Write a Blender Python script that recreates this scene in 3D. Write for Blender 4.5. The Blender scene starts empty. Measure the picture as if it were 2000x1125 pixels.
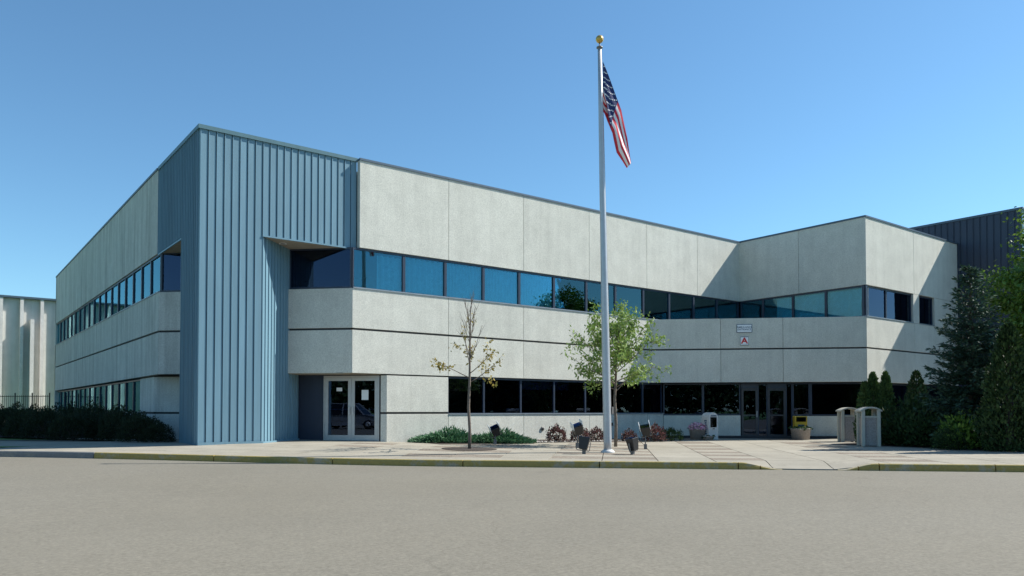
import bpy, math, random
import numpy as np
from mathutils import Vector, Matrix

R = math.radians
S2 = math.sqrt(2.0)
sc = bpy.context.scene
col = sc.collection
# World axes: X runs along the main facade, Y along the left facade, the blue corner stands at the origin.

# ------------------------------------------------------------------ camera
cam_d = bpy.data.cameras.new("camera")
cam = bpy.data.objects.new("camera", cam_d)
col.objects.link(cam)
cam.location = (-6.22, -23.31, 0.99)
cam.rotation_euler = (R(91.4), 0, R(-37.4))
cam_d.sensor_width = 36
cam_d.lens = 1485 / 2000 * 36
cam_d.shift_y = 0.1017
cam_d.clip_end = 6000
sc.camera = cam

# ------------------------------------------------------------------ sky, sun, exposure
SUN = Vector((7.46, -2.87, 7.55)).normalized()
w = bpy.data.worlds.new("World")
sc.world = w
w.use_nodes = True
nt = w.node_tree
sky = nt.nodes.new("ShaderNodeTexSky")
sky.sky_type = 'NISHITA'
sky.sun_disc = False
sky.sun_elevation = math.asin(SUN.z)
sky.sun_rotation = math.atan2(SUN.x, SUN.y)
sky.altitude = 200
sky.air_density = 1.0
sky.dust_density = 0.25
sky.ozone_density = 2.6
bg = nt.nodes["Background"]
bg.inputs[1].default_value = 0.068
tint = nt.nodes.new("ShaderNodeMix")          # even colour correction of the whole sky: clear, slightly cyan blue
tint.data_type = 'RGBA'
tint.blend_type = 'MULTIPLY'
tint.inputs[0].default_value = 1.0
tint.inputs[7].default_value = (0.77, 1.06, 1.12, 1)
nt.links.new(sky.outputs[0], tint.inputs[6])
nt.links.new(tint.outputs[2], bg.inputs[0])
sun_d = bpy.data.lights.new("sun", 'SUN')
sun_d.energy = 3.5
sun_d.angle = R(0.5)
sun_d.color = (1.0, 0.955, 0.88)
sun = bpy.data.objects.new("sun", sun_d)
col.objects.link(sun)
sun.rotation_euler = SUN.to_track_quat('Z', 'Y').to_euler()
sun.location = (30, -20, 40)
sc.view_settings.view_transform = 'Standard'
sc.view_settings.look = 'None'
sc.view_settings.exposure = 1.15
sc.view_settings.gamma = 1
sc.cycles.use_denoising = True
sc.cycles.max_bounces = 8
sc.cycles.transparent_max_bounces = 16
sc.cycles.sample_clamp_indirect = 6

rng = np.random.default_rng(7)
random.seed(7)


# ------------------------------------------------------------------ materials
def new_mat(name):
    m = bpy.data.materials.new(name)
    m.use_nodes = True
    return m, m.node_tree, m.node_tree.nodes["Principled BSDF"]


def N(t, kind, **kw):
    n = t.nodes.new(kind)
    for k, v in kw.items():
        setattr(n, k, v)
    return n


def noise(t, scale, detail=4, rough=0.6, vec=None):
    n = N(t, "ShaderNodeTexNoise")
    n.inputs["Scale"].default_value = scale
    n.inputs["Detail"].default_value = detail
    n.inputs["Roughness"].default_value = rough
    if vec is not None:
        t.links.new(vec, n.inputs["Vector"])
    return n.outputs["Fac"]


def pos(t, scale=(1, 1, 1)):
    g = N(t, "ShaderNodeNewGeometry")
    mp = N(t, "ShaderNodeMapping")
    mp.inputs["Scale"].default_value = scale
    t.links.new(g.outputs["Position"], mp.inputs["Vector"])
    return mp.outputs[0]


def remap(t, v, a, b, c, d):
    n = N(t, "ShaderNodeMapRange")
    t.links.new(v, n.inputs[0])
    for i, x in enumerate((a, b, c, d)):
        n.inputs[1 + i].default_value = x
    return n.outputs[0]


def mixc(t, fac, a, b, mode='MIX'):
    n = N(t, "ShaderNodeMix", data_type='RGBA', blend_type=mode)
    if isinstance(fac, (int, float)):
        n.inputs[0].default_value = fac
    else:
        t.links.new(fac, n.inputs[0])
    for i, x in ((6, a), (7, b)):
        if isinstance(x, tuple):
            n.inputs[i].default_value = (*x, 1)
        else:
            t.links.new(x, n.inputs[i])
    return n.outputs[2]


def bump(t, bs, h, strength=0.3, dist=0.01):
    b = N(t, "ShaderNodeBump")
    b.inputs["Strength"].default_value = strength
    b.inputs["Distance"].default_value = dist
    t.links.new(h, b.inputs["Height"])
    t.links.new(b.outputs[0], bs.inputs["Normal"])


def plain(name, c, rough=0.6, metal=0.0, var=0.12, scale=6, bmp=0.0, bscale=80, spec=0.5):
    m, t, bs = new_mat(name)
    f = noise(t, scale, vec=pos(t))
    v = remap(t, f, 0.3, 0.7, 1 - var, 1 + var)
    x = mixc(t, 1.0, c, v, 'MULTIPLY')
    t.links.new(x, bs.inputs["Base Color"])
    bs.inputs["Roughness"].default_value = rough
    bs.inputs["Metallic"].default_value = metal
    bs.inputs["Specular IOR Level"].default_value = spec
    if bmp:
        bump(t, bs, noise(t, bscale, vec=pos(t)), bmp)
    return m


def precast(name, c, streak=0.12):
    m, t, bs = new_mat(name)
    fine = remap(t, noise(t, 26, 4, 0.8, pos(t)), 0.3, 0.7, 0.76, 1.20)
    mid = remap(t, noise(t, 1.7, 5, 0.62, pos(t)), 0.3, 0.7, 0.93, 1.06)
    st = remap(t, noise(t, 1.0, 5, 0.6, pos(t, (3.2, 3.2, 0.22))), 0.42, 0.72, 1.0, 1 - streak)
    oi = N(t, "ShaderNodeObjectInfo")
    ov = remap(t, oi.outputs["Random"], 0, 1, 0.945, 1.04)
    x = mixc(t, 1.0, c, fine, 'MULTIPLY')
    for y in (mid, st, ov):
        x = mixc(t, 1.0, x, y, 'MULTIPLY')
    t.links.new(x, bs.inputs["Base Color"])
    bs.inputs["Roughness"].default_value = 0.9
    bs.inputs["Specular IOR Level"].default_value = 0.2
    bump(t, bs, noise(t, 70, 4, 0.7, pos(t)), 0.5, 0.012)
    return m


def metal_paint(name, c, rough=0.45):
    m, t, bs = new_mat(name)
    st = remap(t, noise(t, 1.0, 4, 0.6, pos(t, (5, 5, 0.35))), 0.3, 0.7, 0.9, 1.08)
    oi = N(t, "ShaderNodeObjectInfo")
    ov = remap(t, oi.outputs["Random"], 0, 1, 0.93, 1.06)
    x = mixc(t, 1.0, mixc(t, 1.0, c, st, 'MULTIPLY'), ov, 'MULTIPLY')
    t.links.new(x, bs.inputs["Base Color"])
    bs.inputs["Roughness"].default_value = rough
    bs.inputs["Specular IOR Level"].default_value = 0.4
    bump(t, bs, noise(t, 2.2, 2, 0.5, pos(t, (1, 1, 0.3))), 0.12, 0.02)
    return m


def glass(name, tint, base=0.2, ior=1.5, wob=0.012, gc=(0.50, 0.80, 0.98)):
    m = bpy.data.materials.new(name)
    m.use_nodes = True
    t = m.node_tree
    t.nodes.clear()
    out = N(t, "ShaderNodeOutputMaterial")
    tr = N(t, "ShaderNodeBsdfTransparent")
    tr.inputs[0].default_value = (*tint, 1)
    gl = N(t, "ShaderNodeBsdfGlossy")
    gl.inputs["Roughness"].default_value = 0.0
    gl.inputs["Color"].default_value = (*gc, 1)
    fr = N(t, "ShaderNodeFresnel")
    fr.inputs["IOR"].default_value = ior
    b = N(t, "ShaderNodeBump")
    b.inputs["Strength"].default_value = 0.06
    b.inputs["Distance"].default_value = wob
    t.links.new(noise(t, 1.6, 1, 0.4, pos(t)), b.inputs["Height"])
    t.links.new(b.outputs[0], gl.inputs["Normal"])
    fac = remap(t, fr.outputs[0], 0, 1, base, 1.0)
    mx = N(t, "ShaderNodeMixShader")
    t.links.new(fac, mx.inputs[0])
    t.links.new(tr.outputs[0], mx.inputs[1])
    t.links.new(gl.outputs[0], mx.inputs[2])
    t.links.new(mx.outputs[0], out.inputs[0])
    return m


def leafmat(name, cols, rough=0.6, trans=0.25):
    m, t, bs = new_mat(name)
    g = N(t, "ShaderNodeNewGeometry")
    cr = N(t, "ShaderNodeValToRGB")
    e = cr.color_ramp.elements
    e[0].color = (*cols[0], 1)
    e[1].color = (*cols[-1], 1)
    for i in range(1, len(cols) - 1):
        q = e.new(i / (len(cols) - 1))
        q.color = (*cols[i], 1)
    t.links.new(g.outputs["Random Per Island"], cr.inputs[0])
    t.links.new(cr.outputs[0], bs.inputs["Base Color"])
    bs.inputs["Roughness"].default_value = rough
    bs.inputs["Specular IOR Level"].default_value = 0.35
    out = t.nodes["Material Output"]
    tl = N(t, "ShaderNodeBsdfTranslucent")
    t.links.new(cr.outputs[0], tl.inputs[0])
    mx = N(t, "ShaderNodeMixShader")
    mx.inputs[0].default_value = trans
    t.links.new(bs.outputs[0], mx.inputs[1])
    t.links.new(tl.outputs[0], mx.inputs[2])
    t.links.new(mx.outputs[0], out.inputs[0])
    return m


M = {}
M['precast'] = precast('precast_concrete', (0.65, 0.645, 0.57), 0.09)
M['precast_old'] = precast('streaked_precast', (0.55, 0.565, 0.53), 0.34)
M['neighbour'] = precast('neighbour_precast', (0.58, 0.585, 0.55), 0.15)
M['fin'] = precast('fin_concrete', (0.66, 0.62, 0.585), 0.1)
M['blue'] = metal_paint('blue_metal', (0.155, 0.275, 0.345))
M['blue_cap'] = metal_paint('blue_metal_trim', (0.085, 0.17, 0.20))
M['coping'] = metal_paint('dark_coping', (0.07, 0.11, 0.15))
M['navy'] = metal_paint('navy_metal', (0.032, 0.045, 0.075))
M['frame'] = plain('dark_blue_frame', (0.03, 0.045, 0.075), 0.4)
M['sill'] = plain('aluminium_sill', (0.248, 0.291, 0.322), 0.45, 0.3)
M['joint'] = plain('joint_sealant', (0.045, 0.047, 0.05), 0.8)
M['soffit'] = plain('soffit_stucco', (0.310, 0.273, 0.211), 0.9, bmp=0.3)
M['inside'] = plain('interior_paint', (0.16, 0.16, 0.17), 0.9)
M['dark_inside'] = plain('dark_interior_wall', (0.05, 0.05, 0.055), 0.9)  # plain dark grey for the inner core, lower floor and downlight lens
M['curtain'] = plain('pale_curtain', (0.78, 0.80, 0.79), 0.9)
M['roofing'] = plain('roof_membrane', (0.3, 0.3, 0.29), 0.9)
M['glass'] = glass('reflective_blue_glass', (0.50, 0.78, 0.86), 0.075, gc=(0.42, 0.82, 0.95))
M['dark_glass'] = glass('dark_tinted_glass', (0.26, 0.32, 0.44), 0.025, gc=(0.5, 0.65, 0.95))
M['alu'] = plain('white_aluminium', (0.468, 0.477, 0.468), 0.4, 0.2, 0.06)
M['dark_alu'] = plain('bronze_aluminium', (0.055, 0.058, 0.065), 0.4, 0.3)
M['paper'] = plain('paper_notice', (0.75, 0.78, 0.78), 0.8, var=0.04)
M['ink'] = plain('printed_ink', (0.05, 0.10, 0.16), 0.7)
M['white'] = plain('white_paint', (0.590, 0.590, 0.575), 0.45, var=0.05)
M['sign_white'] = plain('sign_enamel', (0.86, 0.87, 0.87), 0.4, var=0.02)
M['pole'] = plain('brushed_pole', (0.468, 0.484, 0.499), 0.38, 0.35, 0.05)
M['gold'] = plain('gold_ball', (0.62, 0.40, 0.10), 0.35, 0.6, 0.05)
M['black'] = plain('black_metal', (0.018, 0.018, 0.02), 0.4)
M['grey_metal'] = plain('grey_fixture', (0.16, 0.15, 0.14), 0.45)
M['red'] = plain('red_print', (0.62, 0.03, 0.03), 0.6, var=0.05)
M['flag_red'] = plain('flag_red', (0.66, 0.03, 0.05), 0.8, var=0.1)
M['flag_white'] = plain('flag_white', (0.84, 0.82, 0.82), 0.8, var=0.06)
M['flag_blue'] = plain('flag_blue', (0.018, 0.03, 0.12), 0.8, var=0.1)
M['yellow_box'] = plain('yellow_enamel', (0.55, 0.36, 0.025), 0.4)
M['pebble'] = plain('pebbled_concrete', (0.317, 0.279, 0.257), 0.9, var=0.5, scale=55, bmp=0.6, bscale=60)
M['bin_lid'] = plain('bin_lid_fibreglass', (0.468, 0.447, 0.378), 0.5, var=0.06)
M['bark'] = plain('bark', (0.16, 0.13, 0.105), 0.95, var=0.4, scale=25, bmp=0.6)
M['dark_bark'] = plain('dark_bark', (0.06, 0.045, 0.035), 0.95, var=0.3, scale=20)
M['mulch'] = plain('mulch', (0.043, 0.031, 0.024), 0.95, var=0.6, scale=30, bmp=1.0, bscale=25)
M['stone'] = plain('river_stone', (0.45, 0.42, 0.38), 0.8, var=0.3)
M['grass'] = plain('lawn', (0.07, 0.16, 0.03), 0.95, var=0.4, scale=8, bmp=0.8, bscale=30)

M['leaf_green'] = leafmat('fresh_green_leaves', [(0.11, 0.20, 0.035), (0.20, 0.31, 0.06), (0.33, 0.42, 0.12), (0.15, 0.26, 0.06)])
M['leaf_yellow'] = leafmat('yellowing_leaves', [(0.32, 0.24, 0.05), (0.42, 0.33, 0.07), (0.22, 0.17, 0.05), (0.20, 0.22, 0.06)])
M['leaf_tree'] = leafmat('glossy_tree_leaves', [(0.06, 0.13, 0.018), (0.12, 0.21, 0.03), (0.19, 0.29, 0.05)], 0.45)
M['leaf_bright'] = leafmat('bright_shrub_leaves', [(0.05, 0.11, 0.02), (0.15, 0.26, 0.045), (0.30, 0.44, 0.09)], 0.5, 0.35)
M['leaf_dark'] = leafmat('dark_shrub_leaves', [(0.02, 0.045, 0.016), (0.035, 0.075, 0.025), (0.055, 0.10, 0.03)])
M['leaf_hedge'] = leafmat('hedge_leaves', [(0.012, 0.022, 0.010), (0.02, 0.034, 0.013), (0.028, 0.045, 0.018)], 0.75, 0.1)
M['leaf_red'] = leafmat('barberry_leaves', [(0.07, 0.025, 0.03), (0.15, 0.055, 0.06), (0.24, 0.13, 0.125), (0.05, 0.05, 0.03), (0.03, 0.025, 0.02)])
M['needle_blue'] = leafmat('spruce_needles', [(0.018, 0.048, 0.028), (0.04, 0.088, 0.055), (0.085, 0.15, 0.10)], 0.7, 0.1)
M['needle_green'] = leafmat('cedar_scales', [(0.03, 0.065, 0.018), (0.05, 0.10, 0.025), (0.085, 0.14, 0.035)], 0.7, 0.15)
M['needle_dark'] = leafmat('dark_cedar_scales', [(0.015, 0.035, 0.01), (0.028, 0.06, 0.015), (0.05, 0.09, 0.022)], 0.7, 0.1)
M['juniper'] = leafmat('juniper_sprays', [(0.04, 0.11, 0.055), (0.07, 0.17, 0.085), (0.12, 0.24, 0.12)], 0.7, 0.15)
M['petal'] = leafmat('pink_petals', [(0.62, 0.20, 0.40), (0.75, 0.40, 0.52), (0.80, 0.65, 0.72), (0.05, 0.12, 0.03)], 0.6)


def road_mat():
    m, t, bs = new_mat('worn_asphalt')
    p = pos(t)
    fine = remap(t, noise(t, 22, 3, 0.75, p), 0.28, 0.72, 0.78, 1.22)
    grit = remap(t, noise(t, 7, 5, 0.7, p), 0.3, 0.7, 0.93, 1.07)
    big = remap(t, noise(t, 0.22, 4, 0.55, p), 0.3, 0.7, 0.93, 1.06)
    x = mixc(t, noise(t, 0.12, 3, 0.5, p), (0.200, 0.180, 0.138), (0.178, 0.168, 0.140))
    for y in (fine, grit, big):
        x = mixc(t, 1.0, x, y, 'MULTIPLY')
    # a few hairline cracks
    wv = N(t, "ShaderNodeTexVoronoi", feature='DISTANCE_TO_EDGE')
    wv.inputs["Scale"].default_value = 0.16
    nz = N(t, "ShaderNodeTexNoise")
    nz.inputs["Scale"].default_value = 0.5
    nz.inputs["Detail"].default_value = 6
    t.links.new(p, nz.inputs["Vector"])
    va = N(t, "ShaderNodeVectorMath", operation='MULTIPLY_ADD')
    va.inputs[1].default_value = (2.4, 2.4, 2.4)
    t.links.new(nz.outputs["Color"], va.inputs[0])
    t.links.new(p, va.inputs[2])
    t.links.new(va.outputs[0], wv.inputs["Vector"])
    ck = remap(t, wv.outputs["Distance"], 0.0, 0.003, 0.85, 1.0)
    x = mixc(t, 1.0, x, ck, 'MULTIPLY')
    t.links.new(x, bs.inputs["Base Color"])
    bs.inputs["Roughness"].default_value = 0.92
    bs.inputs["Specular IOR Level"].default_value = 0.25
    bump(t, bs, noise(t, 60, 3, 0.8, p), 0.5, 0.01)
    return m


def concrete_mat(name, c, fine_amt, fscale):
    m, t, bs = new_mat(name)
    p = pos(t)
    fine = remap(t, noise(t, fscale, 3, 0.75, p), 0.3, 0.7, 1 - fine_amt, 1 + fine_amt)
    big = remap(t, noise(t, 0.8, 5, 0.6, p), 0.3, 0.7, 0.86, 1.08)
    stain = remap(t, noise(t, 2.3, 5, 0.7, p), 0.56, 0.74, 1.0, 0.72)
    oi = N(t, "ShaderNodeObjectInfo")
    ov = remap(t, oi.outputs["Random"], 0, 1, 0.93, 1.06)
    x = mixc(t, 1.0, c, fine, 'MULTIPLY')
    for y in (big, stain, ov):
        x = mixc(t, 1.0, x, y, 'MULTIPLY')
    t.links.new(x, bs.inputs["Base Color"])
    bs.inputs["Roughness"].default_value = 0.9
    bs.inputs["Specular IOR Level"].default_value = 0.2
    bump(t, bs, noise(t, fscale, 3, 0.7, p), 0.4, 0.008)
    return m


def curb_mat(name, c, under):
    m, t, bs = new_mat(name)
    p = pos(t)
    worn = remap(t, noise(t, 2.2, 6, 0.72, p), 0.52, 0.62, 0, 0.85)
    top = N(t, "ShaderNodeNewGeometry")
    sep = N(t, "ShaderNodeSeparateXYZ")
    t.links.new(top.outputs["Normal"], sep.inputs[0])
    x = mixc(t, worn, c, under)
    g = remap(t, noise(t, 18, 4, 0.7, p), 0.3, 0.7, 0.85, 1.12)
    x = mixc(t, 1.0, x, g, 'MULTIPLY')
    t.links.new(x, bs.inputs["Base Color"])
    bs.inputs["Roughness"].default_value = 0.85
    bump(t, bs, noise(t, 22, 4, 0.7, p), 0.5, 0.01)
    return m


M['road'] = road_mat()
M['slab'] = concrete_mat('sidewalk_concrete', (0.317, 0.292, 0.238), 0.10, 30)
M['aggregate'] = concrete_mat('exposed_aggregate', (0.227, 0.193, 0.155), 0.42, 22)
M['slab_base'] = plain('joint_dirt', (0.10, 0.09, 0.07), 0.95)
M['curb_yellow'] = curb_mat('yellow_curb_paint', (0.34, 0.255, 0.075), (0.34, 0.30, 0.22))
M['curb_top'] = curb_mat('curb_top_worn', (0.333, 0.288, 0.182), (0.317, 0.288, 0.227))
M['curb_grey'] = curb_mat('grey_curb', (0.189, 0.185, 0.178), (0.242, 0.227, 0.196))


# ------------------------------------------------------------------ mesh helpers
def link(o, parent=None):
    col.objects.link(o)
    if parent is not None:
        o.parent = parent
    return o


def tag(o, label=None, cat=None, group=None, kind=None):
    if label:
        o['label'] = label
    if cat:
        o['category'] = cat
    if group:
        o['group'] = group
    if kind:
        o['kind'] = kind
    return o


def empty(name, loc=(0, 0, 0), rz=0.0):
    o = bpy.data.objects.new(name, None)
    o.empty_display_size = 0.3
    o.location = loc
    o.rotation_euler = (0, 0, rz)
    return link(o)


class MB:
    """collects solids of one part and links them as one mesh object"""
    def __init__(s):
        s.v = []
        s.f = []

    def raw(s, v, f):
        n = len(s.v)
        s.v += [tuple(x) for x in v]
        s.f += [tuple(i + n for i in q) for q in f]
        return s

    def prism(s, pts, z0, z1):
        a = sum(pts[i][0] * pts[(i + 1) % len(pts)][1] - pts[(i + 1) % len(pts)][0] * pts[i][1] for i in range(len(pts)))
        if a < 0:
            pts = pts[::-1]
        n = len(pts)
        v = [(p[0], p[1], z0) for p in pts] + [(p[0], p[1], z1) for p in pts]
        f = [tuple(range(n - 1, -1, -1)), tuple(range(n, 2 * n))]
        f += [(i, (i + 1) % n, n + (i + 1) % n, n + i) for i in range(n)]
        return s.raw(v, f)

    def box(s, x0, x1, y0, y1, z0, z1):
        return s.prism([(x0, y0), (x1, y0), (x1, y1), (x0, y1)], z0, z1)

    def bar(s, P0, P1, n, o0, o1, z0, z1):
        """solid along plan segment P0-P1, between offsets o0..o1 along the outward normal n"""
        return s.prism([(P0[0] + n[0] * o0, P0[1] + n[1] * o0), (P1[0] + n[0] * o0, P1[1] + n[1] * o0),
                        (P1[0] + n[0] * o1, P1[1] + n[1] * o1), (P0[0] + n[0] * o1, P0[1] + n[1] * o1)], z0, z1)

    def tube(s, pts, rad, k=6, cap=True):
        pts = [Vector(p) for p in pts]
        if not isinstance(rad, (list, tuple)):
            rad = [rad] * len(pts)
        v = []
        f = []
        up = Vector((0.13, 0.31, 0.94))
        for i, p in enumerate(pts):
            d = (pts[min(i + 1, len(pts) - 1)] - pts[max(i - 1, 0)])
            d = d.normalized() if d.length > 1e-9 else Vector((0, 0, 1))
            if abs(d.dot(up)) > 0.97:
                a = d.cross(Vector((1, 0, 0))).normalized()
            else:
                a = d.cross(up).normalized()
            b = d.cross(a)
            for j in range(k):
                t = 2 * math.pi * j / k
                v.append(p + (a * math.cos(t) + b * math.sin(t)) * rad[i])
        for i in range(len(pts) - 1):
            for j in range(k):
                f.append((i * k + j, i * k + (j + 1) % k, (i + 1) * k + (j + 1) % k, (i + 1) * k + j))
        if cap:
            f.append(tuple(range(k - 1, -1, -1)))
            f.append(tuple((len(pts) - 1) * k + j for j in range(k)))
        return s.raw(v, f)

    def lathe(s, prof, k=16, c=(0, 0)):
        v = []
        f = []
        for r, z in prof:
            for j in range(k):
                t = 2 * math.pi * j / k
                v.append((c[0] + r * math.cos(t), c[1] + r * math.sin(t), z))
        for i in range(len(prof) - 1):
            for j in range(k):
                f.append((i * k + j, i * k + (j + 1) % k, (i + 1) * k + (j + 1) % k, (i + 1) * k + j))
        f.append(tuple(range(k - 1, -1, -1)))
        f.append(tuple((len(prof) - 1) * k + j for j in range(k)))
        return s.raw(v, f)

    def build(s, name, mat, parent=None, smooth=False, bevel=0.0):
        me = bpy.data.meshes.new(name)
        me.from_pydata(s.v, [], s.f)
        me.materials.append(M[mat] if isinstance(mat, str) else mat)
        if smooth:
            me.polygons.foreach_set('use_smooth', [True] * len(me.polygons))
        me.update()
        o = bpy.data.objects.new(name, me)
        if bevel:
            b = o.modifiers.new('bevel', 'BEVEL')
            b.width = bevel
            b.segments = 2
            b.limit_method = 'ANGLE'
        return link(o, parent)


def quads_mesh(name, V, mat):
    """V: (n,4,3) array of separate quads"""
    V = np.asarray(V, dtype=np.float32)
    n = len(V)
    me = bpy.data.meshes.new(name)
    me.vertices.add(n * 4)
    me.vertices.foreach_set('co', V.reshape(-1))
    me.loops.add(n * 4)
    me.loops.foreach_set('vertex_index', np.arange(n * 4, dtype=np.int32))
    me.polygons.add(n)
    me.polygons.foreach_set('loop_start', np.arange(0, n * 4, 4, dtype=np.int32))
    me.polygons.foreach_set('loop_total', np.full(n, 4, dtype=np.int32))
    me.materials.append(M[mat])
    me.update(calc_edges=True)
    return me


def unit(a):
    return a / np.maximum(np.linalg.norm(a, axis=-1, keepdims=True), 1e-9)


def leaves(P, size, up=0.3, aspect=0.5, D=None, fold=0.0):
    """diamond leaves at points P; D optional growth direction"""
    P = np.asarray(P, float)
    n = len(P)
    if D is None:
        D = unit(rng.normal(size=(n, 3)) + np.array([0, 0, -0.2]))
    else:
        D = unit(np.asarray(D, float) + rng.normal(size=(n, 3)) * 0.35)
    nr = unit(rng.normal(size=(n, 3)) + np.array([0, 0, up * 3]))
    Sd = unit(np.cross(D, nr))
    L = size * rng.uniform(0.65, 1.35, (n, 1))
    W = L * aspect * 0.5
    a = P
    b = P + D * L * 0.45 + Sd * W
    c = P + D * L
    d = P + D * L * 0.45 - Sd * W
    return np.stack([a, b, c, d], 1)


def copy_tree(o, parent=None):
    c = o.copy()
    link(c, parent)
    for ch in list(o.children):
        copy_tree(ch, c)
    return c


# ------------------------------------------------------------------ ground shape
# w runs along the kerb, d away from it towards the building
KERB_D = -3.8


def wd(x, y):
    return (x - y) / S2, x + y


def xy(w_, d_):
    return ((d_ + S2 * w_) / 2, (d_ - S2 * w_) / 2)


def sm(t):
    t = min(1.0, max(0.0, t))
    return t * t * (3 - 2 * t)


def z_road(w_):
    return -0.37 + 0.14 * sm((8.4 - w_) / 13.0)


def cut(w_):
    """how far the kerb is lowered for the ramp"""
    return sm((w_ - 15.0) / 0.9) * (1 - sm((w_ - 17.2) / 0.8))


def h(w_, d_):
    zc = z_road(w_) + 0.15
    zw = -0.22 * min(1, max(0, (w_ - 1) / 12.0))
    t = sm((d_ - KERB_D) / 5.5)
    z = zc + (zw - zc) * t
    return z - 0.135 * cut(w_) * (1 - sm((d_ - KERB_D) / 1.6))


def hz(x, y):
    return h(*wd(x, y))


def sheet(name, mat, ws, ds, zf, lift=0.0):
    v = []
    f = []
    for d_ in ds:
        for w_ in ws:
            x, y = xy(w_, d_)
            v.append((x, y, zf(w_, d_) + lift))
    n = len(ws)
    for j in range(len(ds) - 1):
        for i in range(n - 1):
            f.append((j * n + i, j * n + i + 1, (j + 1) * n + i + 1, (j + 1) * n + i))
    m = MB()
    m.raw(v, f)
    return m.build(name, mat, smooth=True)


g = MB()
g.raw([(-2500, -2500, -0.75), (2500, -2500, -0.75), (2500, 2500, -0.75), (-2500, 2500, -0.75)], [(0, 1, 2, 3)])
tag(g.build('ground', 'grass'), kind='structure')
ws = [-90, -60, -40, -25] + [x * 1.0 for x in range(-18, 42)] + [50, 70, 90, 130]
tag(sheet('road', 'road', ws, [-95, -70, -50, -40, -30, -20, -12, -8, -5, KERB_D + 0.02], lambda a, b: z_road(a)), kind='structure')
# lawn on the left behind the sidewalk
g = MB()
g.raw([(-60, 2.6, -0.11), (-0.1, 2.6, -0.04), (-0.1, 60, 0.05), (-60, 60, 0.05)], [(0, 1, 2, 3)])
tag(g.build('lawn', 'grass'), kind='structure')

# pavement: dirt bed below, slabs as pieces
pave = sheet('pavement', 'slab_base', [-30, -20] + [x * 0.5 for x in range(-28, 76)] + [44, 56],
             [KERB_D + 0.14 + i * 0.42 for i in range(14)] + [3, 5, 8, 12, 16, 20, 24, 30], lambda a, b: h(a, b), -0.035)
tag(pave, kind='structure')


def inside_building(x, y):
    s = x + y
    if x > -0.1 and y > 2.0 and s > 6.1:
        return True
    if y > 0.0 and s > 6.0 and x > 0:
        return True
    if x > 19 and s > 20.2 and y > -6.5:
        return True
    if x > 25.8 and y > -6.6:
        return True
    return False


wj = [-30, -24, -18, -15, -12, -9.4, -6.8, -4.2, -2.6, -1.0, 0.6, 2.2, 3.8, 5.2, 6.6, 7.9, 9.2, 10.5, 11.8, 13.15, 14.5, 15.75, 17.1, 18.4, 19.75, 21.1, 23.0, 25.0, 28, 32, 38, 44]
dj = [KERB_D + 0.15, -2.35, -1.2, -0.1, 1.0, 2.1, 3.2, 4.5, 6.0, 7.5, 9.0, 11.0, 13.5, 16.0, 19.0, 22]
accent = {(7.9, 9.2), (6.6, 7.9), (10.5, 11.8), (11.8, 13.15), (14.5, 15.75), (18.4, 19.75), (3.8, 5.2)}
GAP = 0.011
for i in range(len(wj) - 1):
    for j in range(len(dj) - 1):
        w0, w1, d0, d1 = wj[i], wj[i + 1], dj[j], dj[j + 1]
        cx, cy = xy((w0 + w1) / 2, (d0 + d1) / 2)
        if inside_building(cx, cy):
            continue
        if w0 < -5 and d0 > 2:
            continue
        if (w0 < -14 or w0 > 27) and d0 > 3:
            continue
        acc = (w0, w1) in accent and (j % 2 == 1) and w0 not in (3.8,) or ((w0, w1) == (3.8, 5.2) and j in (4, 6))
        n = 3 if j < 3 else 1
        m = MB()
        v = []
        ww = [w0 + GAP + (w1 - w0 - 2 * GAP) * k / n for k in range(n + 1)]
        dd = [d0 + GAP + (d1 - d0 - 2 * GAP) * k / n for k in range(n + 1)]
        for b in dd:
            for a in ww:
                x, y = xy(a, b)
                v.append((x, y, h(a, b)))
        nn = n + 1
        f = [(b * nn + a, b * nn + a + 1, (b + 1) * nn + a + 1, (b + 1) * nn + a) for b in range(n) for a in range(n)]
        ring = [a for a in range(nn)] + [b * nn + n for b in range(1, nn)] + [n * nn + a for a in range(n - 1, -1, -1)] + [b * nn for b in range(n - 1, 0, -1)]
        base = len(v)
        v += [(v[q][0], v[q][1], v[q][2] - 0.05) for q in ring]
        L = len(ring)
        f += [(ring[q], base + q, base + (q + 1) % L, ring[(q + 1) % L]) for q in range(L)]
        m.raw(v, f)
        m.build('slab', 'aggregate' if acc else 'slab', pave)

# kerb stones: each length its own piece, painted yellow right of the grey run
kerb = empty('kerb', (*xy(8, KERB_D), 0))
tag(kerb, kind='structure')
kj = [-40, -30, -22, -16, -12, -8.5, -5.0, -1.32, 2.0, 5.15, 8.45, 11.75, 14.95, 15.45, 15.95]
kj2 = [17.15, 17.6, 18.05, 20.5, 23.8, 27, 31, 36, 44]


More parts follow.
